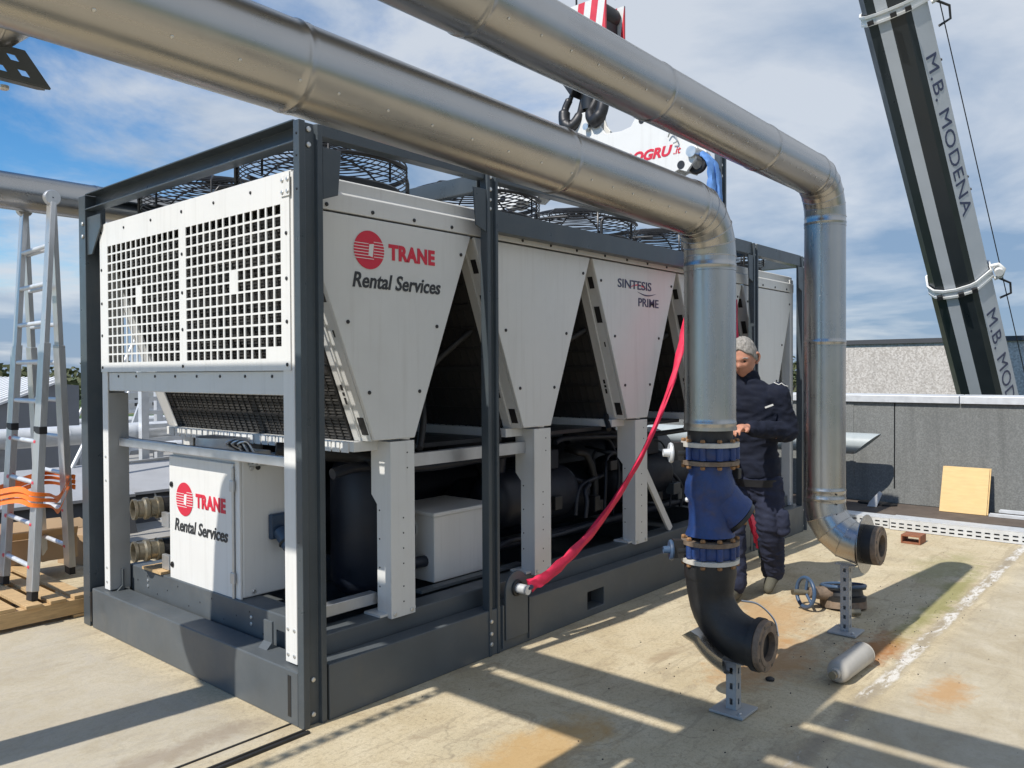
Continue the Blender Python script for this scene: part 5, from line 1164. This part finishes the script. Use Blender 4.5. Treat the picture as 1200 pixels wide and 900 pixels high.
def head(parent):
    c = V((hx, hy, hz)); f = fdir; up_ = V((0, 0, 1)); up_ = (up_-f*up_.dot(f)).normalized(); s_ = f.cross(up_)
    NU, NV_ = 48, 40; vs = []; sx, sy, sz = 0.085, 0.112, 0.138
    for j in range(NV_+1):
        ph = PI*j/NV_
        for i in range(NU):
            th = 2*PI*i/NU; x = math.sin(ph)*math.cos(th); y = math.sin(ph)*math.sin(th); z = math.cos(ph)   # x forward
            px_, py_, pz_ = x*sy, y*sx, z*sz
            if z < -0.15:
                k = (-z-0.15)/0.85; py_ *= 1-0.28*k; px_ = px_*(1-0.10*k)+(0.020*k if x > -0.2 else 0.004*k)
            fr_ = max(0, x)**2
            px_ += 0.030*math.exp(-((y/0.15)**2))*math.exp(-(((z+0.16)/0.15)**2))*fr_
            px_ -= 0.015*(math.exp(-(((abs(y)-0.36)/0.15)**2)))*math.exp(-(((z-0.05)/0.09)**2))*fr_
            px_ += 0.008*math.exp(-(((z-0.20)/0.07)**2))*fr_
            px_ += 0.008*math.exp(-(((z+0.47)/0.05)**2))*math.exp(-((y/0.3)**2))*fr_
            px_ -= 0.007*math.exp(-(((z+0.53)/0.02)**2))*math.exp(-((y/0.3)**2))*fr_
            px_ += 0.012*math.exp(-(((z+0.80)/0.15)**2))*math.exp(-((y/0.3)**2))*fr_
            py_ += math.copysign(0.004, y)*math.exp(-(((abs(y)-0.6)/0.2)**2))*math.exp(-(((z+0.2)/0.15)**2))*fr_
            vs.append(c+f*px_+s_*py_+up_*pz_)
    fs = [(j*NU+i, j*NU+(i+1) % NU, (j+1)*NU+(i+1) % NU, (j+1)*NU+i) for j in range(NV_) for i in range(NU)]
    MB().add(vs, fs).build('head', 'skin', parent, 80)
    for s in (-1, 1):
        e = c+s_*(s*0.083)-f*0.010-up_*0.010
        MB().path(spline([e+up_*0.032+f*0.014, e+up_*0.038-f*0.008+s_*s*0.012, e+up_*0.012-f*0.020+s_*s*0.018, e-up_*0.018-f*0.010+s_*s*0.010, e-up_*0.034+f*0.010], 5), [0.008]*10+[0.010]*6+[0.009]*5, 8).build('ear', 'skin', parent, 80)
        ey = c+f*0.091+s_*(s*0.034)+up_*0.008
        MB().lathe(ey, f, [(0.001, -0.010), (0.012, -0.006), (0.013, 0.0), (0.008, 0.005), (0.001, 0.006)], 14).build('eye', 'eye_dark', parent, 80)
        MB().path([ey+up_*0.020-s_*s*0.016+f*0.012, ey+up_*0.026+f*0.010+s_*s*0.004, ey+up_*0.018+s_*s*0.024-f*0.008], 0.005, 6).build('eyebrow', 'grey_hair', parent, 80)
    hv = []; r = random.Random(4); N1, N2 = 64, 30
    from mathutils import noise as mn
    for j in range(N2+1):
        for i in range(N1):
            th = 2*PI*i/N1; x0 = math.cos(th)
            lim = 0.285*PI+0.40*PI*((1-x0)/2)**0.8 + 0.02*math.sin(7*th) + 0.10*math.exp(-((abs(math.sin(th))-1)/0.08)**2)
            ph = lim*j/N2; x = math.sin(ph)*math.cos(th); y = math.sin(ph)*math.sin(th); z = math.cos(ph)
            tuft = 0.05*mn.noise(V((x*9, y*9, z*5)))+0.03*mn.noise(V((x*22, y*22, z*9)))
            k = 1.10+tuft if j < N2 else 1.0
            hv.append(c+f*(x*sy*k)+s_*(y*sx*k)+up_*(z*sz*k))
    fs = [(j*N1+i, j*N1+(i+1) % N1, (j+1)*N1+(i+1) % N1, (j+1)*N1+i) for j in range(N2) for i in range(N1)]
    MB().add(hv, fs).build('hair', 'grey_hair', parent, 80)
head(pe)
def ext(p, q, t): return tuple(V(p).lerp(V(q), t))
fuse('jacket', [[((3.43, -0.60, 0.86), 0.150, 0.185), ((3.42, -0.60, 0.93), 0.152, 0.187), ((3.40, -0.60, 1.08), 0.138, 0.175), ((3.37, -0.60, 1.26), 0.148, 0.195), ((3.345, -0.60, 1.42), 0.140, 0.20), ((3.32, -0.60, 1.50), 0.115, 0.165), ((3.295, -0.60, 1.555), 0.088, 0.095), ((3.272, -0.60, 1.615), 0.082, 0.085)],
     [(SL, 0.080), (ext(SL, EL, 0.5), 0.072), (EL, 0.068), (ext(EL, HL, 0.45), 0.060), (ext(EL, HL, 0.9), 0.048)], [(SR, 0.088), (ext(SR, ER, 0.5), 0.082), (ER, 0.076), (ext(ER, HR, 0.45), 0.066), (ext(ER, HR, 0.9), 0.050)]],
     'jacket', pe, 0.010, 6, 0.009, 8.0, 3.0)
fuse('trousers', [[((3.42, -0.60, 0.70), 0.10, 0.15), ((3.42, -0.60, 0.80), 0.140, 0.175), ((3.42, -0.60, 0.91), 0.135, 0.175)],
     [((3.43, -0.69, 0.82), 0.112), ((3.43, -0.71, 0.66), 0.102), ((3.42, -0.72, 0.52), 0.090), ((3.52, -0.69, 0.32), 0.082), ((3.61, -0.665, 0.15), 0.076)],
     [((3.39, -0.51, 0.82), 0.112), ((3.31, -0.51, 0.66), 0.102), ((3.235, -0.52, 0.52), 0.090), ((3.22, -0.54, 0.30), 0.082), ((3.21, -0.55, 0.12), 0.080)]], 'trousers', pe, 0.011, 6, 0.011, 9.0, 8.0)
bl_ = MB(); vs = []; K = 36
for rf, rl, z in ((0.150, 0.188, 0.80), (0.158, 0.196, 0.80), (0.160, 0.198, 0.85), (0.152, 0.19, 0.85)):
    for k in range(K): vs.append((3.42+rf*math.cos(2*PI*k/K), -0.60+rl*math.sin(2*PI*k/K), z))
bl_.add(vs, [(q*K+k, q*K+(k+1) % K, ((q+1) % 4)*K+(k+1) % K, ((q+1) % 4)*K+k) for q in range(4) for k in range(K)]); bl_.build('belt', 'belt', pe, 60)
fuse('pocket', [[((3.40, -0.815, 0.60), 0.05), ((3.41, -0.82, 0.50), 0.05)]], 'trousers', pe, 0.012, 3, 0.006, 14.0, 2.0)
for k, (a, b_) in enumerate((((3.62, -0.66, 0.13), (3.50, -0.675, 0.036)), ((3.21, -0.55, 0.07), (3.03, -0.575, 0.038)))):
    a, b_ = V(a), V(b_)
    fuse('boot', [[(a+V((0.015, 0, 0.03)), 0.058), (a+V((0.02, 0, -0.03 if k else -0.02)), 0.045), (a.lerp(b_, 0.6), 0.044), (b_, 0.036)]], 'boot', pe, 0.010, 4)
MB().path([(3.30, -0.80, 1.538), (3.315, -0.83, 1.522), (3.335, -0.84, 1.532), (3.35, -0.86, 1.515), (3.38, -0.868, 1.510)], 0.0035, 5).build('reflective_piping', 'white_print', pe)
MB().beam((3.215, -0.775, 1.365), (3.255, -0.815, 1.385), 0.006, 0.011).build('chest_badge', 'white_print', pe)
MB().beam((3.415, -0.862, 1.455), (3.43, -0.872, 1.40), 0.014, 0.010).build('sleeve_badge', 'white_print', pe)

# ================================================================== THINGS ON THE RIGHT OF THE ROOF
# cable trays: folded perforated channels with lids
def tray(y0, y1, x, zt, label):
    t = thing('cable_tray', label, 'cable tray', (x, (y0+y1)/2, 0), 'perforated cable trays')
    n = int((y1-y0)/0.075); us_ = [y0]; kk = []
    p_ = (y1-y0)/n
    for i in range(n): us_ += [y0+p_*(i+0.2), y0+p_*(i+0.8)]; kk += [0, 1]
    us_.append(y1); kk.append(0)
    MB().holes(us_, [0.004, 0.025, 0.040, 0.062, 0.077, zt], lambda i, j: j in (1, 3) and kk[i] == 1, (x, 0, 0), (0, 1, 0), (0, 0, 1), (0.003, 0, 0)).build('tray_side', 'galv_white', t)
    MB().box((x, y0, zt+0.001), (x+0.24, y1, zt+0.006)).build('tray_lid', 'galv_white', t)
    MB().box((x+0.237, y0, 0.004), (x+0.24, y1, zt)).build('tray_side', 'galv_white', t)
    MB().box((x+0.01, y0, 0.002), (x+0.23, y1, 0.02)).build('cable_bundle', 'dark_steel', t)
tray(-0.62, 0.9, 6.60, 0.098, 'pale perforated cable tray beginning behind the right clad pipe')
tray(-4.2, -0.635, 6.56, 0.112, 'long pale perforated cable tray lying towards the right edge')
bd_ = thing('plywood_board', 'yellow plywood board leaning against the grey parapet', 'board', (8.1, -0.97, 0))
for k in range(2):
    MB().prism([(0, 0), (0.018, 0), (0.20, 0.50), (0.182, 0.50)], (8.06+0.022*k, -1.22-0.012*k, 0.0), (1, 0, 0), (0, 0, 1), (0, 0.475, 0)).build('sheet', 'plywood', bd_, bevel=0.002)
ht_ = thing('hollow_tube', 'short rusty red rectangular steel tube lying by the cable tray', 'tube', (6.0, -1.0, 0))
MB().holes([0, 0.012, 0.155, 0.167], [0.002, 0.014, 0.068, 0.08], lambda i, j: i == 1 and j == 1, (5.95, -1.075, 0), (0, 1, 0), (0, 0, 1), (0.20, 0, 0)).build('tube_wall', 'orange_rust', ht_)
# grey plastic drain pipe with slanted cut along the parapet
pv = thing('plastic_pipe', 'grey plastic vent pipe with slanted open end before the parapet', 'pipe', (7.95, 0.6, 0.62), None)
nn = 32; r_ = 0.13; vs = []; fs = []
for i in range(nn):
    a = 2*PI*i/nn; dx, dz = math.cos(a)*r_, math.sin(a)*r_; vs.append((7.95+dx, 3.0, 0.735+dz))
for rr in (r_, r_-0.008):
    for i in range(nn):
        a = 2*PI*i/nn; vs.append((7.95+math.cos(a)*rr, 0.01-math.sin(a)*0.15, 0.735+math.sin(a)*rr))
for i in range(nn):
    a = 2*PI*i/nn; vs.append((7.95+math.cos(a)*(r_-.008), 2.9, 0.735+math.sin(a)*(r_-.008)))
for q in range(3):
    for i in range(nn): fs.append((q*nn+i, q*nn+(i+1) % nn, (q+1)*nn+(i+1) % nn, (q+1)*nn+i))
MB().add(vs, fs).build('pipe_wall', 'pvc_grey', pv, 50)
MB().lathe((7.95, 0.30, 0.735), (0, 1, 0), [(0.131, 0), (0.137, 0.004), (0.137, 0.07), (0.131, 0.074)], 32, True).build('socket_band', 'pvc_grey', pv, 40)
for y in (0.75, 2.2):
    MB().path([(7.95, y, 0.0), (7.95, y, 0.61)], 0.03, 12).build('pipe_leg', 'pvc_grey', pv, 60)
for y in (0.62,):
    MB().path(spline([(7.7, y+0.1, 1.05), (7.7, y+0.1, 0.5), (7.66, y+0.1, 0.1), (7.5, y+0.05, 0.04)], 6), 0.02, 10).build('drain_pipe', 'galv_white', None, 60, label='thin pale drain pipe standing by the frame end', cat='pipe', origin=(7.7, 0.72, 0))
for k, (y, x, z) in enumerate(((-1.25, 8.02, 0.0), (-1.33, 8.12, 0.036))):
    MB().prism([(0, 0), (0.075, 0), (0.075, 0.03), (0.069, 0.03), (0.069, 0.006), (0.006, 0.006), (0.006, 0.03), (0, 0.03)], (x, y-1.9, z), (1, 0, 0), (0, 0, 1), (0, 1.9, 0)).build('metal_profile', 'galv_white', None, label=('pale metal channel lying on the membrane beside the plywood board', 'upper pale metal channel resting on the other by the board')[k], cat='metal profile', group='loose metal profiles', origin=(x, y-0.95, z))
# dark scraps near the parapet
for k, (x, y, lx, ly, lab) in enumerate(((8.0, -0.05, 0.25, 0.5, 'dark mat lying on the membrane behind the tall right pipe'), (7.2, -0.02, 0.12, 0.5, 'dark rubber strip lying behind the cable tray'), (7.35, -1.72, 0.1, 0.42, 'dark rubber strip lying near the right edge'))):
    r = random.Random(k); n = 14
    MB().prism([((0.5+0.5*math.cos(2*PI*i/n)*r.uniform(0.7, 1))*lx, (0.5+0.5*math.sin(2*PI*i/n)*r.uniform(0.75, 1))*ly) for i in range(n)], (x, y-ly/2, 0.0), (1, 0, 0), (0, 1, 0), (0, 0, 0.018)).build('rubber_scrap', 'black_rubber', None, label=lab, cat='rubber strip', group='rubber scraps', origin=(x+lx/2, y, 0))
MB().prism([(0, 0), (0.10, 0), (0.16, 0.16), (0.13, 0.19), (0.02, 0.05)], (7.85, -0.02, 0.005), (0.2, -1, 0), (0, 0, 1), (0.006, 0, 0)).build('metal_offcut', 'galv_white', None, label='small bent pale sheet metal offcut standing by the parapet foot', cat='metal scrap', origin=(7.85, -0.02, 0))
# hand valve lying under the right pipe
hv_ = thing('gate_valve', 'old gate valve with blue handwheel lying on the roof behind the tall stand', 'valve', (3.45, -1.12, 0))
wc_ = V((3.28, -1.03, 0.12)); wa = V((-0.80, 0.55, 0.10)).normalized(); u, w, _ = frame_of(wa)
hw = MB(); hw.torus(wc_, wa, 0.098, 0.013, 32, 10)
for k in range(3):
    a = 2*PI*k/3+0.4; hw.path([wc_, wc_+(u*math.cos(a)+w*math.sin(a))*0.098], 0.010, 8)
hw.build('handwheel', 'blue_wheel', hv_, 60)
MB().cyl(wc_+wa*0.10, wc_-wa*0.06, 0.020, n=16).build('stem', 'brass_dull', hv_, 40)
MB().lathe(wc_-wa*0.02, -wa, [(0.01, 0), (0.035, 0.0), (0.04, 0.05), (0.046, 0.14), (0.058, 0.20), (0.05, 0.21), (0.01, 0.21)], 20, True).build('bonnet', 'rust_flange', hv_, 40)
MB().torus((3.52, -1.20, 0.148), (0.12, 0.10, 1), 0.138, 0.012, 32, 8).build('rim_ring', 'blue_wheel', hv_, 60)
MB().lathe((3.52, -1.20, 0.045), (0.12, 0.10, 1), [(0.085, 0), (0.145, 0.0), (0.15, 0.03), (0.13, 0.04), (0.125, 0.075), (0.15, 0.08), (0.15, 0.10), (0.085, 0.10)], 32, True).build('valve_body', 'dark_steel', hv_, 40)
MB().lathe((3.52, -1.20, 0.0), (0.12, 0.10, 1), [(0.08, 0), (0.15, 0.0), (0.15, 0.05), (0.08, 0.05)], 32, True).build('valve_flange', 'rust_flange', hv_, 40)
MB().cyl((3.28, -1.27, 0.03), (3.36, -1.36, 0.03), 0.022, n=14).build('loose_pipe_nipple', 'brass_dull', None, 40, label='short metal pipe nipple lying beside the gate valve', cat='pipe piece', origin=(3.32, -1.31, 0))
# grey cylinder with a stub neck
gc = thing('gas_cylinder', 'grey metal cylinder with a stub neck lying on the roof', 'cylinder', (2.27, -1.66, 0))
ca, cb_ = V((2.09, -1.645, 0.0625)), V((2.50, -1.66, 0.0625)); d = cb_-ca
MB().lathe(ca, d, [(0.026, -0.03), (0.026, 0.0), (0.044, 0.004), (0.055, 0.015), (0.060, 0.035), (0.060, d.length-0.03), (0.055, d.length-0.012), (0.05, d.length), (0.001, d.length+0.003)], 36).build('shell', 'cylinder_grey', gc, 40)
MB().cyl(ca-d.normalized()*0.055, ca, 0.020, n=16).build('neck', 'brass_dull', gc, 40)
MB().torus(ca+d*0.93, d, 0.0605, 0.003, 30, 6).build('weld_bead', 'cylinder_grey', gc, 60)
# pebbles and crumbs: uncountable grit on the slab
r = random.Random(21); gr = MB()
for k in range(260):
    x, y = r.uniform(-1.2, 5.5), r.uniform(-2.6, -0.1)
    if r.random() < 0.45: x, y = r.gauss(3.4, 0.7), r.gauss(-1.5, 0.2)
    sz = r.uniform(0.0015, 0.0042); gr.prism([(sz*math.cos(2*PI*i/5)*r.uniform(.6, 1.2), sz*math.sin(2*PI*i/5)*r.uniform(.6, 1.2)) for i in range(5)], (x, y, 0.0), (1, 0, 0), (0, 1, 0), (0, 0, sz))
gr.build('grit', 'dark_steel', label='fine dark grit scattered over the concrete', cat='grit', kind='stuff')
MB().lathe((1.93, -1.36, 0.0), (0, 0, 1), [(0.022, 0), (0.024, 0.01), (0.016, 0.016), (0.006, 0.018)], 10).build('rubber_plug', 'black_rubber', None, 50, label='small round black plug lying in the pipe shade', cat='plug', origin=(1.93, -1.36, 0))
MB().box((0, 0, 0), (0, 0, 0)) if False else None

# ================================================================== LEFT SIDE: LADDER, PALLET, BOXES
ld = thing('ladder', 'tall aluminium telescopic folding ladder with red rung ends at left', 'ladder', (0.0, 3.2, 0.145))
C0, D0, hg = V((-0.21, 2.72, 0.145)), V((0.24, 3.30, 0.145)), V((0.07, 3.08, 2.86)); off = V((0.02, 0.60, 0))
def rail(p, q, m='aluminium', name='rail', w=0.075, h=0.03):
    return MB().beam(p, q, w, h, (0.0, 1, 0)).build(name, m, ld, bevel=0.003)
def lerp(a, b, t): return a+(b-a)*t
for (base, nm) in ((C0, 'front'), (D0, 'rear')):
    for k in (0, 1):
        b0, t0 = base+off*k, hg+off*k
        lo = rail(lerp(b0, t0, 0.02), lerp(b0, t0, 0.62), 'aluminium', 'outer_rail', 0.105, 0.045)
        hi = rail(lerp(b0, t0, 0.3)+V((0, 0, 0)), lerp(b0, t0, 0.985), 'aluminium', 'inner_rail', 0.082, 0.034)
        MB().beam(b0+V((0, 0, 0.0)), lerp(b0, t0, 0.035), 0.092, 0.04, (0, 1, 0)).build('rubber_foot', 'black_rubber', lo)
    n = 9
    for i in range(n):
        t = 0.075+0.10*i; a, b_ = lerp(base, hg, t), lerp(base+off, hg+off, t)
        if nm == 'front' or True:
            red = i < 4 and nm == 'front'
            rg = MB().cyl(a, b_, 0.016, n=12).build('rung', 'galv_white', ld, 40)
            if red or i < 2:
                for q, dd in ((a, off.normalized()), (b_, -off.normalized())):
                    MB().cyl(q+dd*0.012, q+dd*0.05, 0.026, n=12).build('rung_cap', 'red_plastic', rg, 40)
            else:
                for q, dd in ((a, -off.normalized()), (b_, off.normalized())): MB().beam(q+dd*0.03, q+dd*0.036, 0.03, 0.03, (1, 0, 0)).build('rung_plug', 'black_rubber', rg)
for k in (0, 1):
    MB().lathe(hg+off*k+V((0, -0.025, 0)), (0, 1, 0), [(0.005, 0), (0.05, 0), (0.055, 0.01), (0.055, 0.04), (0.05, 0.05), (0.005, 0.05)], 24, True).build('hinge', 'aluminium', ld, 40)
for t in (0.405,):
    for base in (C0, ):
        a, b_ = lerp(base, hg, t), lerp(base+off, hg+off, t); dd = off.normalized()
        for q in (a, b_): MB().beam(q-dd*0.06, q+dd*0.06, 0.05, 0.05, (1, 0, 0)).build('lock_lever', 'black_rubber', ld, bevel=0.004)
lx = lerp(C0, hg, 0.30)
rdir = (hg-C0).normalized(); pn = V((0, -1, 0))
fx = rdir.cross(pn).normalized()
text('lettering', 'SVELT', 0.055, 'black_print', lx+V((0.02, -0.048, -0.02)), rdir, V((-1, 0, 0)), ld, 0.001, width=0.19)
# orange ratchet strap draped round the ladder
os_ = thing('orange_strap', 'bright orange webbing strap tied around the ladder rails', 'strap', (0.0, 3.2, 0.8))
def strap(pts, wd=0.036, n=8):
    P = spline(pts, n); vs = []; fs = []
    for i, p in enumerate(P):
        h = wd*(0.85+0.12*math.sin(i*0.22)); tl_ = 0.008*math.sin(i*0.2)
        vs += [p+V((tl_, 0, h/2)), p+V((-tl_, 0, -h/2)), p+V((-tl_+0.003, 0.003, -h/2)), p+V((tl_+0.003, 0.003, h/2))]
    for i in range(len(P)-1):
        for k in range(4): fs.append((i*4+k, i*4+(k+1) % 4, i*4+4+(k+1) % 4, i*4+4+k))
    return MB().add(vs, fs)
cz = 0.80
tC = (cz-0.145)/(2.86-0.145); qC, qD = lerp(C0, hg, tC), lerp(D0, hg, tC)
for k, dz in enumerate((0.0, 0.035, -0.04)):
    strap([qC+V((-0.4, 0.5, dz-0.1)), qC+V((-0.12, 0.12, dz+0.02)), qC+V((-0.05, -0.05, dz)), qC+V((0.06, -0.05, dz-0.02)), lerp(qC, qD, 0.5)+V((0.02, -0.06, dz-0.05-0.02*k)), qD+V((0.0, -0.06, dz+0.03)), qD+V((0.06, 0.02, dz+0.02)), qD+off+V((0.05, 0.05, dz)), qC+off+V((-0.06, 0.06, dz-0.03))]).build('webbing', 'orange_strap', os_, 60)
strap([qC+off+V((-0.06, -0.05, 0.02)), qC+off+V((-0.09, -0.07, -0.15)), qC+off+V((-0.10, -0.06, -0.35)), qC+off+V((-0.12, -0.05, -0.52))], 0.05).build('loose_end', 'orange_strap', os_, 60)
pt = thing('pallet', 'pale wooden pallet under the ladder beside the skid', 'pallet', (-0.6, 3.2, 0))
for i in range(12):
    x = -1.62+0.148*i
    MB().box((x, 2.585+0.012*(i % 3), 0.122), (x+0.096, 3.9, 0.144)).build('deck_board', 'pallet_wood', pt, bevel=0.002)
for y in (2.605, 3.2, 3.79):
    MB().box((-1.6, y, 0.024), (0.10, y+0.09, 0.12)).build('stringer', 'pallet_wood', pt, bevel=0.002)
for x in (-1.6, -0.8, 0.0): MB().box((x, 2.60, 0.001), (x+0.11, 3.9, 0.022)).build('bottom_board', 'pallet_wood', pt, bevel=0.002)
def carton(loc, sx, sy, sz, rot, label):
    t = thing('cardboard_box', label, 'box', loc, 'cardboard boxes by the ladder'); x, y, z = loc
    o = MB().box((x-sx/2, y-sy/2, z), (x+sx/2, y+sy/2, z+sz)).build('carton', 'cardboard', t, bevel=0.004)
    for s in (-1, 1):
        MB().prism([(-sx/2, 0), (sx/2, 0), (sx/2-0.02, 0.14), (-sx/2+0.02, 0.14)], (x, y+s*sy/2, z+sz+0.001), (1, 0, 0), (0, s*0.75, 0.5), (0, 0, 0.004)).build('flap', 'cardboard', t)
    MB().box((x-0.03, y-sy/2-0.001, z+sz-0.08), (x+0.03, y-sy/2-0.0002, z+sz)).build('tape', 'gasket_white', t)
    t.rotation_euler.z = rot
carton((0.20, 4.02, 0.146), 0.62, 0.34, 0.19, -0.12, 'open cardboard box standing on the pallet behind the ladder')
carton((0.75, 4.3, 0.0), 0.34, 0.3, 0.26, 0.35, 'smaller cardboard box beside the pallet behind the frame post')
# low roof curb with pale top and dark face
def curb(x0, x1, y, h, dpt, label, seams):
    t = thing('roof_skylight', label, 'skylight', ((x0+x1)/2, y, 0), 'rooflights behind the ladder')
    MB().prism([(0, 0), (0.16, h), (0.16+dpt, h+0.22), (0.16+dpt, 0)], (x0, y, 0), (0, 1, 0), (0, 0, 1), (x1-x0, 0, 0)).build('curb', 'roof_dark', t)
    MB().prism([(0.11, h+0.004), (0.16+dpt, h+0.226), (0.16+dpt, h+0.26), (0.11, h+0.034)], (x0-0.03, y, 0), (0, 1, 0), (0, 0, 1), (x1-x0+0.06, 0, 0)).build('cover_sheet', 'sheet_grey', t)
    for k in range(seams):
        x = x0+(x1-x0)*(k+0.5)/seams
        MB().prism([(-0.004, 0), (0.156, h), (0.16, h), (0.0, 0)], (x, y, 0), (0, 1, 0), (0, 0, 1), (0.02, 0, 0)).build('face_seam', 'galv_white', t)
curb(-2.5, 1.55, 5.1, 0.36, 1.0, 'low dark rooflight with pale sheet top behind the ladder', 7)
curb(1.75, 4.5, 5.6, 0.30, 0.8, 'second low dark rooflight seen under the louvre panel', 5)
# sawtooth roof light further back: white ribbed slope and grey gable
sw = thing('sawtooth_roof', 'white ribbed sawtooth roof with grey gable far left behind the ladder', 'roof', (0.2, 9.5, 0))
MB().prism([(-1.6, 0), (-1.6, 0.02), (2.15, 1.49), (2.42, 1.46), (2.42, 0)], (0, 8.8, 0), (1, 0, 0), (0, 0, 1), (0, 4.2, 0)).build('gable', 'roof_grey', sw)
MB().beam((-1.6, 10.9, 0.045), (2.18, 10.9, 1.53), 4.3, 0.03, (0, 1, 0)).build('roof_sheet', 'roof_white', sw)
for k in range(22):
    y = 8.85+4.1*k/21
    MB().beam((-1.6, y, 0.075), (2.2, y, 1.565), 0.09, 0.04, (0, 1, 0)).build('sheet_rib', 'roof_white', sw)
# silver pipes running along the roof behind
def roofpipe(y, z, r, x0, x1, label, legs=True):
    t = thing('roof_pipe', label, 'pipe', ((x0+x1)/2, y, 0), 'silver pipes along the roof behind')
    nseg = max(2, int((x1-x0)/1.3))
    for i in range(nseg):
        a, b_ = x0+(x1-x0)*i/nseg, x0+(x1-x0)*(i+1)/nseg
        MB().lathe((a, y, z), (1, 0, 0), [(r, 0), (r, b_-a-0.03), (r+0.004, b_-a-0.02), (r+0.004, b_-a)], 24).build('pipe_section', 'galv_white', t, 40)
    for i in range(3):
        x = x0+(x1-x0)*(i+0.5)/3
        MB().box((x-0.03, y-0.03, 0), (x+0.03, y+0.03, z-r)).build('pipe_leg', 'galv', t)
roofpipe(7.0, 0.90, 0.115, -4, 5.8, 'thick silver pipe on legs behind the low rooflight')
labs = ['first thin silver pipe of the bundle behind the chiller end', 'second thin silver pipe of the bundle behind the chiller end', 'third thin silver pipe of the bundle behind the chiller end', 'fourth thin silver pipe of the bundle behind the chiller end', 'farthest thin silver pipe of the bundle behind the chiller end']
for k in range(5): roofpipe(9.0+1.15*k, 0.50+0.04*k, 0.085, 2.55, 12, labs[k])
# slanting prop and white upright strut frames amid the pipes
for k, (x, y, lab) in enumerate(((2.05, 6.5, 'pale steel trestle standing behind the left frame post'), (3.5, 10.6, 'farthest pale steel trestle behind the pipe bundle'), (2.9, 7.9, 'pale steel trestle with slanting legs among the silver pipes'), (4.4, 8.3, 'second pale steel trestle farther right among the silver pipes'))):
    t = thing('trestle', lab, 'trestle', (x, y, 0), 'steel trestles among the roof pipes')
    MB().beam((x-0.45, y, 0), (x+0.05, y+0.1, 1.25), 0.10, 0.05, (1, 0, 0.3)).build('slanting_leg', 'galv_white', t)
    MB().beam((x+0.35, y+0.3, 0), (x+0.35, y+0.3, 1.75), 0.09, 0.09, (1, 0, 0)).build('upright', 'galv_white', t)
    MB().beam((x-0.3, y+0.05, 0.55), (x+0.9, y+0.15, 0.58), 0.05, 0.05).build('crossbar', 'galv', t)
    MB().path([(x-0.9, y-0.4, 0.3), (x+0.25, y+0.2, 2.1)], 0.022, 8).build('tie_rod', 'galv_white', t, 60)
    for j in range(4): MB().beam((x+0.4, y+0.3, 0.8+0.17*j), (x+1.3, y+0.5, 0.8+0.17*j), 0.05, 0.05).build('rung', 'galv_white', t)
MB().path(spline([(1.2, 3.6, 1.0), (1.2, 4.2, 1.0), (1.25, 5.0, 0.98), (1.3, 5.0, 0.6), (1.3, 5.0, 0.0)], 6), 0.03, 10).build('black_hose', 'black_rubber', None, 60, label='black hose bending down behind the cabinet', cat='hose', origin=(1.3, 5.0, 0))
# pipe along the far side above the ladder
fp = thing('insulated_pipe', 'stainless clad pipe at left passing behind the ladder top', 'pipe', (0, 3.5, 2.8), 'stainless clad pipes behind the frame')
clad_run(fp, (-5, 3.52, 2.955), (8.5, 3.52, 2.955), [1.2*i+0.75 for i in range(11)], 0.135, 'steel_x')
ps = thing('lamp_post', 'distant thin white pole standing in the field behind the ladder', 'pole', (28, 96, -7.5))
MB().path([(28, 96, -7.5), (28, 96, 1.2)], [0.16, 0.08], 8).build('pole', 'roof_white', ps, 60)
MB().box((27.8, 95.8, 1.2), (28.2, 96.2, 1.35)).build('lamp_head', 'roof_white', ps)
